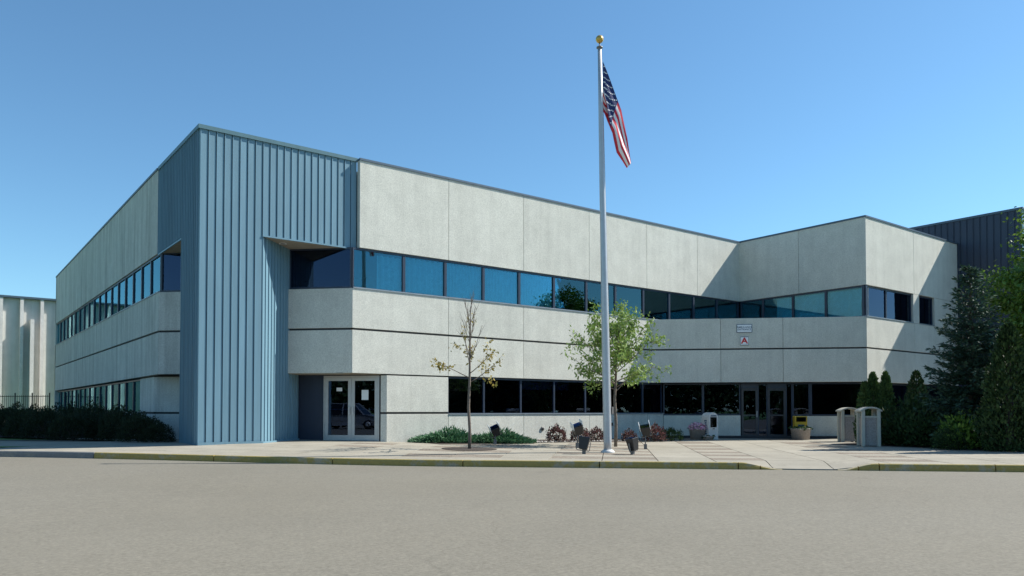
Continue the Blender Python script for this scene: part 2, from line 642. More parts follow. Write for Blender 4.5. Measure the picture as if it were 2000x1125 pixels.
def kerb_piece(a, b, yellow):
    m = MB()
    v = []
    f = []
    n = 5
    for k in range(n + 1):
        w_ = a + 0.012 + (b - a - 0.024) * k / n
        zr = z_road(w_)
        ht = 0.15 * (1 - cut(w_)) + 0.012
        prof = [(-0.02, zr - 0.12), (-0.01, zr + ht * 0.6), (0.012, zr + ht * 0.9), (0.04, zr + ht), (0.145, zr + ht + 0.002), (0.145, zr - 0.12)]
        for dd_, z in prof:
            x, y = xy(w_, KERB_D + dd_ + 0.02)
            v.append((x - kerb.location.x, y - kerb.location.y, z))
    q = 6
    for k in range(n):
        for p in range(q - 1):
            f.append((k * q + p, (k + 1) * q + p, (k + 1) * q + p + 1, k * q + p + 1))
    f.append(tuple(range(q)))
    f.append(tuple(n * q + p for p in range(q - 1, -1, -1)))
    m.raw(v, f)
    o = m.build('kerb_stone', 'curb_yellow' if yellow else 'curb_grey', kerb)
    if yellow:
        o.data.materials.append(M['curb_top'])
        for p in o.data.polygons:
            if p.normal.z > 0.8:
                p.material_index = 1


for a, b in zip(kj[:-1], kj[1:]):
    kerb_piece(a, b, a >= -1.4)
for a, b in zip(kj2[:-1], kj2[1:]):
    kerb_piece(a, b, True)


def bed(name, poly_rows, mat, lift):
    m = MB()
    n = len(poly_rows[0])
    v = [(x, y, hz(x, y) + lift) for row in poly_rows for x, y in row]
    f = [(j * n + i, j * n + i + 1, (j + 1) * n + i + 1, (j + 1) * n + i) for j in range(len(poly_rows) - 1) for i in range(n - 1)]
    m.raw(v, f)
    return tag(m.build(name, mat, smooth=True), kind='structure')


bed('planting_bed', [[(x, y) for x in np.linspace(6.9, 19.0, 25)] for y in (-2.35, -1.2, -0.3)], 'mulch', 0.012)
bed('planting_bed', [[(x, y) for x in np.linspace(19.6, 27, 16)] for y in (-16, -13.5, -11.5, -10, -8.4)], 'mulch', 0.012)
bed('planting_bed', [[(-0.05 - (y - 2.2) * k / 4 * 0.5, y) for k in range(5)] for y in (2.4, 4, 6, 8, 10, 14)], 'mulch', 0.02)
bed('planting_bed', [[(-0.05 - 5.9 * k / 4, y) for k in range(5)] for y in (14, 20, 28, 36)], 'mulch', 0.02)

# ------------------------------------------------------------------ main building
ROOF, HEAD, SILL, GRV, BOT, LGRV = 9.36, 6.43, 5.05, 3.70, 2.24, 0.91
VM, UL, UW, VW = -0.2, -0.06, 25.72, -6.65
CH, CHL, DG, DGL = 4.6, 5.9, UW + VW, 19.85           # x + y of the diagonal walls
UB, VB, ZB = 34.76, -9.52, 10.56                      # dark blue volume on the right

bld = empty('office_building', (0, 0, 0))
tag(bld, 'two storey cream concrete office building with blue ribbed metal corner tower and ribbon windows', 'building')
NM, NL, ND = (0, -1), (-1, 0), (-1 / S2, -1 / S2)
ED = (1 / S2, -1 / S2)
G2, G1 = 0.035, 0.007        # half widths of the dark horizontal grooves and the thin upright joints


def panel(P0, P1, n, z0, z1, mat='precast', th=0.2):
    L = math.hypot(P1[0] - P0[0], P1[1] - P0[1])
    e = ((P1[0] - P0[0]) / L, (P1[1] - P0[1]) / L)
    a = (P0[0] + e[0] * G1, P0[1] + e[1] * G1)
    b = (P1[0] - e[0] * G1, P1[1] - e[1] * G1)
    return MB().bar(a, b, n, 0, -th, z0, z1).build('concrete_panel', mat, bld, bevel=0.006)


def backing(P0, P1, n, z0, z1, o0=-0.055, o1=-0.15):
    L = math.hypot(P1[0] - P0[0], P1[1] - P0[1])
    e = ((P1[0] - P0[0]) / L * 0.06, (P1[1] - P0[1]) / L * 0.06)
    MB().bar((P0[0] + e[0], P0[1] + e[1]), (P1[0] - e[0], P1[1] - e[1]), n, o0, o1, z0, z1).build('joint_backing', 'joint', bld)


def run(pts, n, fixed, z0, z1, mat='precast'):
    P = [(t, fixed) if n == NM else (fixed, t) for t in pts]
    for a, b in zip(P[:-1], P[1:]):
        panel(a, b, n, z0, z1, mat)
    backing(P[0], P[-1], n, z0 + 0.01, z1 - 0.01)


def coping(P0, P1, n, ext0=0.0, ext1=0.0, z=ROOF, mat='coping'):
    L = math.hypot(P1[0] - P0[0], P1[1] - P0[1])
    e = ((P1[0] - P0[0]) / L, (P1[1] - P0[1]) / L)
    a = (P0[0] - e[0] * ext0, P0[1] - e[1] * ext0)
    b = (P1[0] + e[0] * ext1, P1[1] + e[1] * ext1)
    MB().bar(a, b, n, 0.03, -0.26, z, z + 0.075).build('coping', mat, bld)


jm = [5.05, 8.57, 12.02, 15.50, 19.0, 22.48, UW + 0.1]
run(jm, NM, VM, HEAD, ROOF)
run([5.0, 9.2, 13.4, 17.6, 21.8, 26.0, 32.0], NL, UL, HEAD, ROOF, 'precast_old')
run([VW, -3.45, VM + 0.05], NL, UW, HEAD, ROOF)
run([UW, 30.1, UB - 0.02], NM, VW, HEAD, ROOF)
coping((5.05, VM), (UW - 0.03, VM), NM)
coping((UL, 32.0), (UL, 5.02), NL)
coping((UW, VM - 0.03), (UW, VW - 0.03), NL)
coping((UW + 0.27, VW), (UB - 0.02, VW), NM)

# spandrel bands, two courses
for z0, z1 in ((GRV + G2, SILL), (BOT, GRV - G2)):
    for a, b in zip([CH - VM, 8.57, 12.02, 15.5], [8.57, 12.02, 15.5, DG - VM + 0.012]):
        panel((a, VM), (b, VM), NM, z0, z1)
    for a, b in zip([CH - UL, 9.2, 13.4, 17.6, 21.8, 26.0], [9.2, 13.4, 17.6, 21.8, 26.0, 32.0]):
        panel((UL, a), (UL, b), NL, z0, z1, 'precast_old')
    c0, c1 = (UL, CH - UL), (CH - VM, VM)
    pc = [(c0[0] + (c1[0] - c0[0]) * t, c0[1] + (c1[1] - c0[1]) * t) for t in (0.0, 0.5, 1.0)]
    panel(pc[0], pc[1], ND, z0, z1, 'precast_old')
    panel(pc[1], pc[2], ND, z0, z1)
    g0, g1 = (DG - VM, VM), (UW, VW)
    pg = [(g0[0] + (g1[0] - g0[0]) * t, g0[1] + (g1[1] - g0[1]) * t) for t in (0.0, 0.33, 0.62, 1.0)]
    for a, b in zip(pg[:-1], pg[1:]):
        panel(a, b, ND, z0, z1)
    for a, b in ((UW, 30.1), (30.1, UB - 0.02)):
        panel((a, VW), (b, VW), NM, z0, z1)
for P0, P1, n in (((CH - VM, VM), (DG - VM, VM), NM), ((UL, CH - UL), (UL, 32), NL), ((UL, CH - UL), (CH - VM, VM), ND),
                  ((DG - VM, VM), (UW, VW), ND), ((UW, VW), (UB - 0.02, VW), NM)):
    backing(P0, P1, n, BOT + 0.01, SILL - 0.01)

# ground floor walls
run([6.08, 8.57], NM, VM, LGRV + G2, BOT - 0.05)
for a, b in ((6.08, 8.57), (8.57, 12.02), (12.02, 15.5), (15.5, 19.0), (19.0, DGL - VM)):
    panel((a, VM), (b, VM), NM, -0.6, (LGRV - G2) if a < 8 else 0.84)
backing((6.08, VM), (DGL - VM, VM), NM, -0.6, 0.80)
backing((6.08, VM), (8.57, VM), NM, 0.7, BOT)
UL2 = UL + 0.12
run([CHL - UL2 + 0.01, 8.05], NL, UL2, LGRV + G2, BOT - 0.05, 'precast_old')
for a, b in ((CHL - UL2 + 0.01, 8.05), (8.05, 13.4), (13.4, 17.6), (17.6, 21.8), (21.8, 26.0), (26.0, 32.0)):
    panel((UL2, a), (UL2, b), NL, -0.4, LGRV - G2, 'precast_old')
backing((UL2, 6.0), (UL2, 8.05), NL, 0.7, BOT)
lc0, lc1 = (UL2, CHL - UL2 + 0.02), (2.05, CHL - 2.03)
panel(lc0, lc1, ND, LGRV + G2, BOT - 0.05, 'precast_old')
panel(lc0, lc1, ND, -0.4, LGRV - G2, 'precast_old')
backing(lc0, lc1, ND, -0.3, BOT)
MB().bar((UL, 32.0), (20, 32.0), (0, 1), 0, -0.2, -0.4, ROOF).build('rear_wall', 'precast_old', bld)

# floors, roof and the inner core behind the glass
foot_up = [(UL + 0.21, 31.8), (UL + 0.21, 0.2 + CH), (0.3, 0.3), (CH + 0.2, VM + 0.21), (UW + 0.21, VM + 0.21), (UW + 0.21, VW + 0.21), (UB - 0.1, VW + 0.21), (UB - 0.1, 14), (25, 14), (20, 31.8)]
foot_sp = [(UL + 0.21, 31.8), (UL + 0.21, CH + 0.2), (CH + 0.2, VM + 0.21), (DG - VM, VM + 0.21), (UW + 0.1, VW + 0.3), (UB - 0.1, VW + 0.21), (UB - 0.1, 14), (25, 14), (20, 31.8)]
MB().prism(foot_up, 8.9, 9.02).build('roof', 'roofing', bld)
MB().prism([p if p != (0.3, 0.3) else (2.4, 2.4) for p in foot_up], HEAD + 0.05, HEAD + 0.2).build('upper_ceiling', 'inside', bld)
MB().prism(foot_sp, 4.1, 4.3).build('upper_floor', 'inside', bld)
MB().prism(foot_sp, BOT + 0.02, BOT + 0.12).build('lower_ceiling', 'inside', bld)
core = [(5.5, 31), (5.5, 8.2), (8.0, 5.2), (22, 5.2), (29, -1), (UB - 0.3, -1), (UB - 0.3, 13), (20, 31)]
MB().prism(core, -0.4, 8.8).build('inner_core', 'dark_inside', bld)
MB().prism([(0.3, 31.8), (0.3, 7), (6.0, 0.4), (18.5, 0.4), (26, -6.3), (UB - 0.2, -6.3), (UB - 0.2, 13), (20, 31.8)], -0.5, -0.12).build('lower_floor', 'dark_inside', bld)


def window(P0, P1, n, z0, z1, mat='glass', set_in=0.09, m0=0.05, m1=0.05, sill=True, blind=None, top=0.06):
    L = math.hypot(P1[0] - P0[0], P1[1] - P0[1])
    e = ((P1[0] - P0[0]) / L, (P1[1] - P0[1]) / L)

    def at(t):
        return (P0[0] + e[0] * t, P0[1] + e[1] * t)
    m = MB()
    o0, o1 = -set_in + 0.045, -set_in - 0.06
    m.bar(at(0.002), at(m0), n, o0, o1, z0, z1)
    m.bar(at(L - m1), at(L - 0.002), n, o0, o1, z0, z1)
    m.bar(at(m0), at(L - m1), n, o0 - 0.004, o1, z1 - top, z1)
    m.bar(at(m0), at(L - m1), n, o0 - 0.004, o1, z0, z0 + 0.05)
    wobj = m.build('window', 'frame', bld)
    MB().bar(at(m0 - 0.01), at(L - m1 + 0.01), n, -set_in, -set_in - 0.01, z0 + 0.045, z1 - top + 0.005).build('pane', mat, wobj)
    if sill:
        MB().bar(at(0.001), at(L - 0.001), n, 0.025, o0 + 0.0, z0 - 0.012, z0 + 0.03).build('sill', 'sill', wobj)
    if blind:
        a, b, pitch, amp, ztop = blind
        k = int((b - a) * L / pitch * 6)
        v = []
        f = []
        for i in range(k + 1):
            t = (a + (b - a) * i / k) * L
            ph = 2 * math.pi * (t / pitch) + 0.5 * math.sin(t * 3.1)
            dn = -set_in - 0.17 + amp * math.sin(ph) * (0.8 + 0.3 * math.sin(t * 5.3))
            x, y = at(t)
            v.append((x + n[0] * dn, y + n[1] * dn, z0 + 0.03))
            v.append((x + n[0] * dn, y + n[1] * dn, ztop))
        for i in range(k):
            f.append((2 * i, 2 * i + 2, 2 * i + 3, 2 * i + 1))
        MB().raw(v, f).build('blind', 'curtain', wobj, smooth=True)
    return wobj


# upper ribbon, main facade
um = [CH - VM + 0.03, 6.77, 8.47, 10.15, 11.85, 13.62, 15.39, 17.09, 18.83, 20.55, 22.27, 24.0, UW]
bl = {0: (0.52, 1.0, 0.22, 0.075, 6.30), 1: (0.0, 1.0, 0.22, 0.075, 6.34), 2: (0.0, 1.0, 0.14, 0.055, 6.34), 3: (0.0, 1.0, 0.14, 0.055, 6.34),
      4: (0.0, 1.0, 0.13, 0.055, 6.34), 5: (0.0, 1.0, 0.13, 0.055, 6.34), 6: (0.0, 1.0, 0.13, 0.055, 6.34), 7: (0.0, 0.8, 0.13, 0.055, 6.34),
      8: (0.0, 1.0, 0.11, 0.035, 6.34), 9: (0.3, 1.0, 0.11, 0.035, 6.34)}
for i in range(len(um) - 1):
    window((um[i], VM), (um[i + 1], VM), NM, SILL + 0.012, HEAD - 0.012, 'glass', blind=bl.get(i))
# blue corner glass above the chamfer (right and left of the pier)
window((3.24, CH - 3.24), (CH - VM - 0.03, VM + 0.03), ND, SILL + 0.012, HEAD - 0.012, 'dark_glass', 0.07, sill=False)
window((UL + 0.03, CH - UL - 0.03), (1.36, CH - 1.36), ND, SILL + 0.012, HEAD - 0.012, 'dark_glass', 0.07, sill=False)
# left facade ribbons
ul = [CH - UL + 0.03] + [CH - UL + 0.03 + 1.5 * k for k in range(1, 18)] + [31.95]
for i in range(len(ul) - 1):
    window((UL, ul[i + 1]), (UL, ul[i]), NL, SILL + 0.012, HEAD - 0.012, 'glass', blind=None)
ull = [8.05 + 1.5 * k for k in range(16)] + [31.95]
for i in range(len(ull) - 1):
    window((UL2, ull[i + 1]), (UL2, ull[i]), NL, LGRV, BOT - 0.05, 'glass', blind=None)
# wing: side facing left, then front
vv = [VM - 0.02, -1.5, -3.1, -4.75, VW + 0.02]
for i in range(len(vv) - 1):
    window((UW, vv[i]), (UW, vv[i + 1]), NL, SILL + 0.012, HEAD - 0.012, 'glass', sill=i > 0,
           blind=(0.0, 1.0, 0.35, 0.006, 6.33) if i >= 2 else ((0.4, 1.0, 0.35, 0.006, 6.33) if i == 1 else None))
for a, b in ((UW + 0.02, 27.66), (27.66, 30.0), (30.6, 32.15)):
    window((a, VW), (b, VW), NM, SILL + 0.012, HEAD - 0.012, 'dark_glass', set_in=0.14, blind=(0.05, 0.95, 0.5, 0.03, 5.75) if a < 30 else None)
panel((30.0, VW), (30.6, VW), NM, SILL + 0.01, HEAD - 0.01)
panel((32.15, VW), (UB - 0.02, VW), NM, SILL + 0.01, HEAD - 0.01)
# lower ribbon, main facade
lm = [8.60, 10.2, 11.95, 13.65, 15.35, 17.1, 18.8, DGL - VM]
for i in range(len(lm) - 1):
    wo = window((lm[i], VM), (lm[i + 1], VM), NM, 0.86, BOT - 0.02, 'dark_glass', set_in=0.13, sill=True,
                m0=0.035, m1=0.035)
    if i in (2, 3, 5):
        MB().bar((lm[i] + 0.06, VM), (lm[i + 1] - 0.06, VM), NM, -0.25, -0.26, BOT - 0.42, BOT - 0.06).build('roller_blind', 'curtain', wo)

# ground floor under the diagonal band on the right: low wall, windows and two doors


def dpt(t, s=DGL):                 # point t metres along the right diagonal wall
    x0, y0 = s - VM, VM
    return (x0 + ED[0] * t, y0 + ED[1] * t)


D1, D1b, D2, D2b, WL = 3.42, 4.12, 4.55, 5.32, 6.35
DEND = (UW - (DGL - VM)) * S2 + 0.8
panel(dpt(0.0), dpt(D1 - 0.04), ND, -0.6, 0.78)
window(dpt(0.0), dpt(1.75), ND, 0.80, BOT - 0.02, 'dark_glass', sill=False)
window(dpt(1.75), dpt(D1 - 0.04), ND, 0.80, BOT - 0.02, 'dark_glass', sill=False)
panel(dpt(D2b + 0.3), dpt(DEND), ND, -0.6, 0.76)
window(dpt(WL), dpt(DEND), ND, 0.78, BOT - 0.02, 'dark_glass', sill=False, m0=0.09)
window(dpt(D2b + 0.3), dpt(WL), ND, 0.78, BOT - 0.02, 'dark_glass', sill=False)
window(dpt(D1b), dpt(D2), ND, -0.4, BOT - 0.02, 'dark_glass', sill=False)
window(dpt(D2b), dpt(D2b + 0.3), ND, -0.4, BOT - 0.02, 'dark_glass', sill=False)
for k, (a, b) in enumerate(((D1, D1b), (D2, D2b))):
    m = MB()
    o0, o1 = -0.02, -0.08
    zb, zt = -0.26, 1.98
    m.bar(dpt(a), dpt(a + 0.09), ND, o0, o1, zb, zt)
    m.bar(dpt(b - 0.09), dpt(b), ND, o0, o1, zb, zt)
    m.bar(dpt(a + 0.09), dpt(b - 0.09), ND, o0 - 0.003, o1, zt - 0.1, zt)
    m.bar(dpt(a + 0.09), dpt(b - 0.09), ND, o0 - 0.003, o1, zb, zb + 0.2)
    m.bar(dpt(a + 0.09), dpt(b - 0.09), ND, o0 - 0.003, o1, 0.76, 0.82)
    do = m.build('door', 'dark_alu', bld)
    for z0, z1 in ((zb + 0.19, 0.765), (0.815, zt - 0.095)):
        MB().bar(dpt(a + 0.08), dpt(b - 0.08), ND, -0.045, -0.055, z0, z1).build('pane', 'dark_glass', do)
    if k == 0:
        MB().bar(dpt(b - 0.065), dpt(b - 0.03), ND, 0.05, 0.02, 0.70, 0.98).build('handle', 'alu', do)
    MB().bar(dpt(a - 0.02), dpt(b + 0.02), ND, -0.01, -0.1, zt + 0.01, BOT - 0.02).build('transom', 'frame', bld)

# wing front ground floor (deep in shade behind the evergreens)
panel((UW + 0.7, VW + 0.35), (UB - 0.02, VW + 0.35), NM, -0.6, 0.76)
for a, b in ((UW + 0.7, 28.2), (28.2, 30.6), (30.6, UB - 0.03)):
    window((a, VW + 0.35), (b, VW + 0.35), NM, 0.78, BOT - 0.02, 'dark_glass', sill=False)

# entrance on the lower chamfer beside the pier


def cpt(t):                        # along the lower chamfer, t = 0 at the main facade
    return (CHL - VM - t / S2, VM + t / S2)


MB().bar(cpt(0.01), cpt(0.22), ND, 0, -0.2, -0.4, LGRV - G2).build('concrete_panel', 'precast', bld)
MB().bar(cpt(0.01), cpt(0.22), ND, 0, -0.2, LGRV + G2, BOT - 0.05).build('concrete_panel', 'precast', bld)
MB().bar(cpt(0.03), cpt(0.20), ND, -0.03, -0.15, -0.4, BOT).build('joint_backing', 'joint', bld)
DW0, DW1 = 0.28, 2.26
zb, zt = -0.045, BOT - 0.05
MB().bar(cpt(0.22), cpt(DW0), ND, -0.05, -0.2, -0.4, BOT).build('door_jamb', 'joint', bld)
m = MB()
m.bar(cpt(DW0), cpt(DW0 + 0.045), ND, -0.02, -0.14, zb, zt)
m.bar(cpt(DW1 - 0.045), cpt(DW1), ND, -0.02, -0.14, zb, zt)
m.bar(cpt(DW0 + 0.045), cpt(DW1 - 0.045), ND, -0.02, -0.14, zt - 0.05, zt)
m.build('door_frame', 'alu', bld)
MB().bar(cpt(DW0), cpt(DW1), ND, 0.0, -0.16, zb - 0.2, zb + 0.012).build('door_threshold', 'sill', bld)
mid = (DW0 + DW1) / 2
for k, (a, b, s) in enumerate(((DW0 + 0.05, mid - 0.004, 1), (mid + 0.004, DW1 - 0.05, -1))):
    m = MB()
    o0, o1 = -0.035, -0.08
    m.bar(cpt(a), cpt(a + 0.115), ND, o0, o1, zb + 0.02, zt - 0.055)
    m.bar(cpt(b - 0.115), cpt(b), ND, o0, o1, zb + 0.02, zt - 0.055)
    m.bar(cpt(a + 0.115), cpt(b - 0.115), ND, o0 - 0.002, o1, zt - 0.175, zt - 0.055)
    m.bar(cpt(a + 0.115), cpt(b - 0.115), ND, o0 - 0.002, o1, zb + 0.02, zb + 0.20)
    do = m.build('door', 'alu', bld)
    MB().bar(cpt(a + 0.105), cpt(b - 0.105), ND, -0.055, -0.063, zb + 0.19, zt - 0.165).build('pane', 'dark_glass', do)
    MB().bar(cpt(a + 0.1), cpt(b - 0.1), ND, -0.10, -0.13, 1.02, 1.06).build('push_bar', 'alu', do)
    hx = b - 0.058 if s == 1 else a + 0.058
    hm = MB()
    hm.bar(cpt(hx - 0.016), cpt(hx + 0.016), ND, 0.03, 0.0, 0.86, 1.12)
    hm.bar(cpt(hx - 0.012), cpt(hx + 0.012), ND, 0.0, -0.036, 0.88, 0.91)
    hm.bar(cpt(hx - 0.012), cpt(hx + 0.012), ND, 0.0, -0.036, 1.07, 1.10)
    hm.build('handle', 'white', do)
    if k == 0:
        n_ = MB().bar(cpt(a + 0.34), cpt(a + 0.58), ND, -0.048, -0.0545, 1.36, 1.70).build('notice', 'paper', do)
    else:
        n_ = MB().bar(cpt(a + 0.33), cpt(a + 0.53), ND, -0.048, -0.0545, 1.66, 1.78).build('notice', 'paper', do)
# dark side wall between doors and pier, soffit over the porch
MB().bar(cpt(DW1), cpt(4.2), ND, -0.06, -0.2, -0.3, BOT).build('porch_wall', 'navy', bld)
MB().prism([(CH - VM - 0.22, VM + 0.21), (CHL - VM, VM + 0.21), (2.0, 4.2), (1.4, CH - 1.2)], BOT - 0.02, BOT + 0.015).build('porch_soffit', 'soffit', bld)

# ------------------------------------------------------------------ blue ribbed metal corner
A = 1.87
PB = 5.85
pier_in = (A + (PB - A) / 2, (PB - A) / 2)
pier = [(0, 0), (A, 0), pier_in, (pier_in[1], pier_in[0]), (0, A)]
MB().prism([(0.06, 0.06), (A - 0.03, 0.06), (pier_in[0] - 0.08, pier_in[1]), (pier_in[1], pier_in[0] - 0.08), (0.06, A - 0.03)], -0.5, HEAD + 0.02).build('pier_core', 'navy', bld)
MB().prism([(0.06, 0.06), (5.04, 0.06), (5.04, 0.5), (0.5, 4.98), (0.06, 4.98)], HEAD + 0.004, ROOF - 0.02).build('tower_core', 'navy', bld)
MB().prism([(0.028, 0.028), (5.03, 0.028), (5.03, 0.55), (0.55, 4.97), (0.028, 4.97)], HEAD - 0.03, HEAD + 0.003).build('canopy_soffit', 'soffit', bld)


def ribbed_unit(wd_, rd=0.022):
    """one metal pan one metre tall with a folded rib along its first edge; x along the wall, y inwards"""
    pr = [(0, 0.05), (0, 0.0), (0.003, -rd), (0.024, -rd), (0.027, 0.0), (wd_ - 0.020, 0.0), (wd_ - 0.0195, 0.05), (wd_, 0.05)]  # slot at the far edge is added to darken the seam beside the rib
    n = len(pr)
    v = [(x, y, 0) for x, y in pr] + [(x, y, 1) for x, y in pr]
    f = [(i, i + 1, n + i + 1, n + i) for i in range(n - 1)] + [tuple(range(n - 1, -1, -1)), tuple(range(n, 2 * n))]
    me = bpy.data.meshes.new('metal_panel')
    me.from_pydata(v, [], f)
    return me


def cladding(P0, P1, n, zfun, mat='blue', pitch=0.22, parent=None, rd=0.022):
    L = math.hypot(P1[0] - P0[0], P1[1] - P0[1])
    e = ((P1[0] - P0[0]) / L, (P1[1] - P0[1]) / L)
    k = max(1, round(L / pitch))
    p = L / k
    me = ribbed_unit(p, rd)
    me.materials.append(M[mat])
    for i in range(k):
        z0, z1 = zfun((i + 0.5) * p)
        o = bpy.data.objects.new('metal_panel', me)
        o.matrix_world = Matrix(((e[0], -n[0], 0, P0[0] + e[0] * i * p), (e[1], -n[1], 0, P0[1] + e[1] * i * p), (0, 0, z1 - z0, z0), (0, 0, 0, 1)))
        link(o, parent or bld)


cladding((0, 0), (A, 0), NM, lambda t: (-0.25 + 0.0, ROOF - 0.02))
cladding((A, 0), (5.05, 0), NM, lambda t: (HEAD, ROOF - 0.02))
cladding((0, A), (0, 0), NL, lambda t: (-0.25, ROOF - 0.02), pitch=0.19, rd=0.05)  # left face: ribs made deeper than on the front to darken its shade
cladding((0, 5.0), (0, A), NL, lambda t: (HEAD, ROOF - 0.02), pitch=0.19, rd=0.05)
s8 = (1 / S2, -1 / S2)
cladding((A, 0), pier_in, s8, lambda t: (-0.25, HEAD - 0.03))
cladding((pier_in[1], pier_in[0]), (0, A), (-1 / S2, 1 / S2), lambda t: (-0.25, HEAD - 0.03))
# base flashing and cap
MB().bar((0, 0), (A, 0), NM, 0.045, 0.032, -0.3, 0.06).build('base_flashing', 'blue', bld)
MB().bar((A + 0.03, 0), pier_in, s8, 0.045, 0.032, -0.3, 0.04).build('base_flashing', 'blue', bld)
MB().bar((-0.065, 0), (5.05, 0), NM, 0.05, -0.25, ROOF - 0.02, ROOF + 0.10).build('cap_trim', 'blue_cap', bld)
MB().bar((0, 0.251), (0, 5.0), NL, 0.065, -0.25, ROOF - 0.02, ROOF + 0.10).build('cap_trim', 'blue_cap', bld)
MB().bar((A, 0), (5.05, 0), NM, 0.035, 0.0, HEAD - 0.05, HEAD - 0.002).build('drip_edge', 'blue', bld)
MB().bar((0, 5.0), (0, A), NL, 0.035, 0.0, HEAD - 0.05, HEAD - 0.002).build('drip_edge', 'blue', bld)
# recessed soffit light
sx, sy = 2.75, 0.62
rl = MB()
rl.lathe([(0.085, HEAD - 0.032), (0.085, HEAD - 0.05), (0.125, HEAD - 0.05), (0.125, HEAD - 0.0305)], 20, (sx, sy))
o = rl.build('soffit_light', 'white', bld, smooth=False)
MB().lathe([(0.082, HEAD - 0.045), (0.082, HEAD - 0.036)], 18, (sx, sy)).build('lens', 'dark_inside', o)

# ------------------------------------------------------------------ dark blue volume on the right
rb = empty('metal_annex', (UB, VB, hz(UB, VB)))
tag(rb, 'tall dark blue ribbed metal block rising behind the spruce at the right edge', 'building')
rb_off = Vector(rb.location)


def rel(o, parent):
    o.parent = parent
    o.matrix_parent_inverse = Matrix.Translation(-Vector(parent.location))
    return o


rel(MB().prism([(UB + 0.06, VB + 0.06), (UB + 12, VB + 0.06), (UB + 12, 12), (UB + 0.06, 12)], -0.5, ZB - 0.04).build('wall', 'navy'), rb)
before = set(col.objects)
cladding((UB, 8.0), (UB, VB), NL, lambda t: (-0.4, ZB - 0.02), 'navy', 0.30)
cladding((UB, VB), (UB + 6, VB), NM, lambda t: (-0.4, ZB - 0.02), 'blue', 0.30)
for o in set(col.objects) - before:
    rel(o, rb)
rel(MB().bar((UB, 8.0), (UB, VB - 0.05), NL, 0.05, -0.2, ZB - 0.02, ZB + 0.09).build('cap_trim', 'coping'), rb)
rel(MB().bar((UB + 0.201, VB), (UB + 12, VB), NM, 0.05, -0.2, ZB - 0.02, ZB + 0.09).build('cap_trim', 'coping'), rb)

# ------------------------------------------------------------------ neighbour building on the left
VN = 43.5
nb = empty('neighbour_building', (-30, VN, 0))
tag(nb, 'pale precast building with projecting upright fins at the far left', 'building')
rel(MB().box(-62, 26, VN, VN + 20, -0.5, 9.3).build('wall', 'neighbour'), nb)
rel(MB().box(-62.1, 26.1, VN - 0.38, VN + 20.1, 9.3, 9.44).build('roof_trim', 'coping'), nb)
fm = MB().box(-0.11, 0.11, -0.33, 0.02, -0.3, 9.28)
fin0 = fm.build('fin', 'fin')
fin0.location = (-62 + 0.4, VN, 0)
rel(fin0, nb)
k = 1
while -61.6 + 1.28 * k < 25:
    c = fin0.copy()
    c.location = (-0.96 + 1.28 * (k - 46), VN, 0)
    link(c)
    rel(c, nb)
    k += 1
for xx in (-0.33, -5.45, -10.6, -15.7):
    rel(MB().box(xx - 0.12, xx + 0.12, VN - 0.75, VN + 0.02, -0.3, 7.75).build('short_fin', 'fin'), nb)

# ------------------------------------------------------------------ fence by the far corner
fe = empty('picket_fence', (-0.3, 32.2, 0.0))
tag(fe, 'black metal picket fence beyond the far end of the left facade', 'fence')
F0, F1 = Vector((0, 0, 0)), Vector((-2.6, 3.2, 0))
for t in np.linspace(0, 1, 26):
    p = F0.lerp(F1, t)
    big = abs((t * 25) % 8) < 0.01
    r = 0.035 if big else 0.011
    MB().box(p.x - r, p.x + r, p.y - r, p.y + r, -0.1, 2.12 if big else 1.98).build('post' if big else 'picket', 'black', fe)
for z in (0.25, 1.9):
    MB().tube([F0 + Vector((0, 0, z)), F1 + Vector((0, 0, z))], 0.02, 6).build('rail', 'black', fe)


# ------------------------------------------------------------------ wall signs and fittings
def text_mesh(body, size, mat, parent, mw, name='lettering'):
    c = bpy.data.curves.new(name, 'FONT')
    c.body = body
    c.size = size
    c.align_x = 'CENTER'
    c.align_y = 'CENTER'
    c.extrude = 0.002
    c.offset = size * (0.03 if len(body) == 1 else 0.008)
    c.space_line = 0.9
    t = bpy.data.objects.new(name, c)
    col.objects.link(t)
    dg = bpy.context.evaluated_depsgraph_get()
    me = bpy.data.meshes.new_from_object(t.evaluated_get(dg))
    bpy.data.objects.remove(t)
    me.materials.clear()
    me.materials.append(M[mat])
    o = bpy.data.objects.new(name, me)
    o.matrix_world = mw
    link(o, parent)
    return o


def face_matrix(P, n, z, off):
    """local x to the viewer's right along the wall, y up, z out"""
    xr = Vector((-n[1], n[0], 0))
    return Matrix(((xr.x, 0, n[0], P[0] + n[0] * off), (xr.y, 0, n[1], P[1] + n[1] * off), (0, 1, 0, z), (0, 0, 0, 1)))


def spt(t):
    return (DG - VM + ED[0] * t, VM + ED[1] * t)


for body, size, mat, z, wdt, hgt, lab in (("AMBULANCE\nENTRANCE", 0.112, 'ink', 4.60, 0.66, 0.36, 'white ambulance entrance sign on the concrete band, above the red letter'),
                                          ("A", 0.36, 'red', 4.05, 0.36, 0.38, 'small square white sign with a bold red letter A')):
    q = spt(4.02)
    sg = empty('wall_sign', (q[0] + ND[0] * 0.01, q[1] + ND[1] * 0.01, z - hgt / 2))
    tag(sg, lab, 'sign')
    a, b = (-ED[0] * wdt / 2, -ED[1] * wdt / 2), (ED[0] * wdt / 2, ED[1] * wdt / 2)
    MB().bar(a, b, ND, 0.0, 0.02, 0, hgt).build('backplate', 'ink', sg)
    a2, b2 = (a[0] * 0.93, a[1] * 0.93), (b[0] * 0.93, b[1] * 0.93)
    MB().bar(a2, b2, ND, 0.02, 0.024, hgt * 0.06, hgt * 0.94).build('board', 'sign_white', sg)
    t = text_mesh(body, size, mat, sg, face_matrix((0, 0), ND, hgt / 2, 0.027))
    if body == "A":
        t.scale = (1.15, 1, 1)

